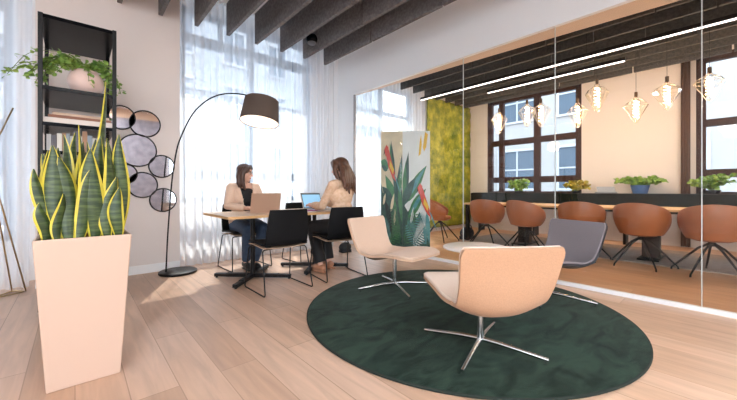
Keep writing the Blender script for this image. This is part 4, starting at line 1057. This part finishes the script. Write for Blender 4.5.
# --- woman in blazer (her +X is her right; faces -Y world; her left is image right)
J1 = joints(elbL=(-.215, .10, .80), elbR=(.225, .08, .80), wriL=(-.13, .335, .778), wriR=(.10, .30, .778), hdirL=(.5, .8, -.02), hdirR=(-.5, .8, -.02),
            kneL=(-.09, .42, .53), kneR=(.10, .43, .53), ankL=(-.03, .30, .10), ankR=(.05, .22, .10), toeL=(-.04, .44, .035), toeR=(.04, .36, .035))
def hair1(t, hp, er):
    b = MB(); b.ell(hp(0, -.018, .044), (.086, .097, .088), er); b.ell(hp(0, -.055, -.03), (.080, .055, .09), er)
    for s in (-1, 1):
        b.tube([hp(s * .062, .02, .075), hp(s * .083, .012, .02), hp(s * .086, .006, -.06), hp(s * .082, .02, -.13), hp(s * .07, .05, -.20)], [.024, .028, .030, .028, .014], 10, round_=True)
        b.tube([hp(s * .05, -.05, .05), hp(s * .08, -.04, -.04), hp(s * .085, -.03, -.13), hp(s * .075, -.01, -.20)], [.03, .035, .032, .016], 10, round_=True)
    b.tube([hp(-.01, .06, .105), hp(-.05, .065, .075), hp(-.075, .04, .03)], [.018, .018, .016], 8, round_=True)
    b.tube([hp(0, .06, .105), hp(.045, .068, .08), hp(.075, .04, .03)], [.018, .018, .016], 8, round_=True)
    solid(b, 'hair', M_hair1, t, .007, 3)
    g = MB()
    for s in (-1, 1):
        g.tube([hp(s * .031 + .020 * math.cos(a * PI / 8), .088, .010 + .016 * math.sin(a * PI / 8)) for a in range(16)], .0018, 6, closed=True)
        g.tube([hp(s * .052, .086, .014), hp(s * .078, .0, .012)], .0018, 6)
    g.tube([hp(-.011, .09, .013), hp(.011, .09, .013)], .0018, 6); g.build('glasses', M_black, t, smooth=True)
def clothes1(t, J, hp, er):
    b = MB(); b.ell(J['pelvis'].lerp(J['chest'], .5), (.135, .102, .17)); b.ell(J['chest'], (.157, .112, .145)); b.ell(J['chest'] + V((0, .07, -.02)), (.115, .055, .065))
    solid(b, 'top', mat('black_top', (.01, .01, .012), .8), t, .008, 3)
    i = .024; b = MB(); b.ell(J['pelvis'] + V((0, 0, .03)), (.165 + i, .125 + i, .13)); b.ell(J['pelvis'].lerp(J['chest'], .5), (.130 + i, .098 + i, .18)); b.ell(J['chest'], (.15 + i, .107 + i, .155 + i * .3)); b.ell(J['chest'] + V((0, .07, -.02)), (.12 + i * .5, .055 + i, .07 + i))
    b.tube([J['shoL'], J['neckb'] + V((0, -.01, -.015)), J['shoR']], [.062, .07, .062], 14, round_=True)
    for s in 'LR': b.tube([J['sho' + s], J['sho' + s].lerp(J['elb' + s], .5), J['elb' + s], J['elb' + s].lerp(J['wri' + s], .5), J['elb' + s].lerp(J['wri' + s], .88)], [.066, .060, .052, .046, .040], 14, round_=True)
    solid(b, 'blazer', M_blazer, t, .008, 3, cut=lambda v: (v.y > .02 and abs(v.x) < .045 + max(0, (v.z - .80)) * .16 and v.z < 1.12) or (v.z > 1.05 and math.hypot(v.x, v.y) < .062) or (abs(v.x) < .06 and v.z > 1.07), thick=.006)
    for s in (-1, 1):   # lapels
        q = MB(); P = [[(s * (.050 + .03 * u + .16 * max(0, z_ - .80) - .02 * u * (1 - (z_ - .8) / .24)), .138 - .34 * max(0, z_ - .95) + .004, z_) for u in (0, 1, 1.6)] for z_ in (.80, .86, .92, .98, 1.03)]
        q.grid(P, thick=.006); q.build('lapel', M_blazer, t, smooth='auto')
    legs_cloth(t, J, M_denim, 'jeans'); shoes(t, J, M_shoe)
person('woman in a beige blazer, black top and jeans sitting behind the rose-gold laptop', (1.66, 4.34, 0), -91, J1, M_skin, hair1, clothes1, head_yaw=48, head_pitch=-6, scale=1.0)

# --- long-haired woman, seen from behind
J2 = joints(elbL=(-.195, .13, .80), elbR=(.20, .12, .80), wriL=(-.14, .36, .792), wriR=(.11, .37, .792), hdirL=(.3, .9, -.02), hdirR=(-.25, .9, -.02),
            kneL=(-.10, .41, .53), kneR=(.10, .42, .53), ankL=(-.10, .26, .10), ankR=(.09, .33, .10), toeL=(-.10, .40, .035), toeR=(.10, .47, .035))
def hair2(t, hp, er):
    b = MB(); b.ell(hp(0, -.022, .044), (.090, .100, .092), er); b.ell(hp(0, -.07, -.03), (.085, .055, .10), er); b.ell(hp(0, -.085, -.12), (.10, .045, .10), er)
    for k, (x0, x1) in enumerate(((-.08, -.115), (-.05, -.07), (-.015, -.02), (.02, .03), (.055, .08), (.085, .12))):
        b.tube([hp(x0 * .8, -.06, .05), hp(x0, -.085, -.04), hp(x1 * 1.05, -.10, -.12), hp(x1 * .9, -.105, -.19), hp(x1 * 1.05, -.10, -.24 - .03 * (k % 3))], [.03, .034, .032, .026, .010], 10, round_=True)
    for s in (-1, 1):
        b.tube([hp(s * .06, .03, .08), hp(s * .086, .015, .02), hp(s * .094, .0, -.06), hp(s * .10, -.03, -.14)], [.024, .028, .030, .020], 10, round_=True)
        b.tube([hp(0, .06, .11), hp(s * .045, .068, .082), hp(s * .078, .04, .03)], [.018, .018, .016], 8, round_=True)
    solid(b, 'hair', M_hair2, t, .007, 3)
def clothes2(t, J, hp, er):
    i = .008; b = MB(); b.ell(J['pelvis'] + V((0, 0, .05)), (.165 + i, .125 + i, .10)); b.ell(J['pelvis'].lerp(J['chest'], .5), (.133 + i, .10 + i, .18)); b.ell(J['chest'], (.150 + i, .105 + i, .15 + i * .3)); b.ell(J['chest'] + V((0, .07, -.02)), (.115 + i, .052 + i, .065 + i))
    b.tube([J['shoL'], J['neckb'] + V((0, -.01, -.01)), J['shoR']], [.058, .066, .058], 14, round_=True)
    for s in 'LR': b.tube([J['sho' + s], J['sho' + s].lerp(J['elb' + s], .5), J['elb' + s] + V((0, 0, -.01)), J['elb' + s].lerp(J['wri' + s], .5) + V((0, 0, -.008)), J['elb' + s].lerp(J['wri' + s], .85)], [.056, .050, .050, .050, .038], 14, round_=True)
    solid(b, 'blouse', M_blouse, t, .008, 3)
    legs_cloth(t, J, M_trous, 'trousers', .016, flare=.02); shoes(t, J, mat('tan_shoe', (.45, .22, .13), .5))
person('long-haired woman in a cream blouse and black trousers typing, seen from behind', (2.37, 3.13, 0), 99, J2, M_skin, hair2, clothes2, head_yaw=14, head_pitch=-8, scale=1.03)
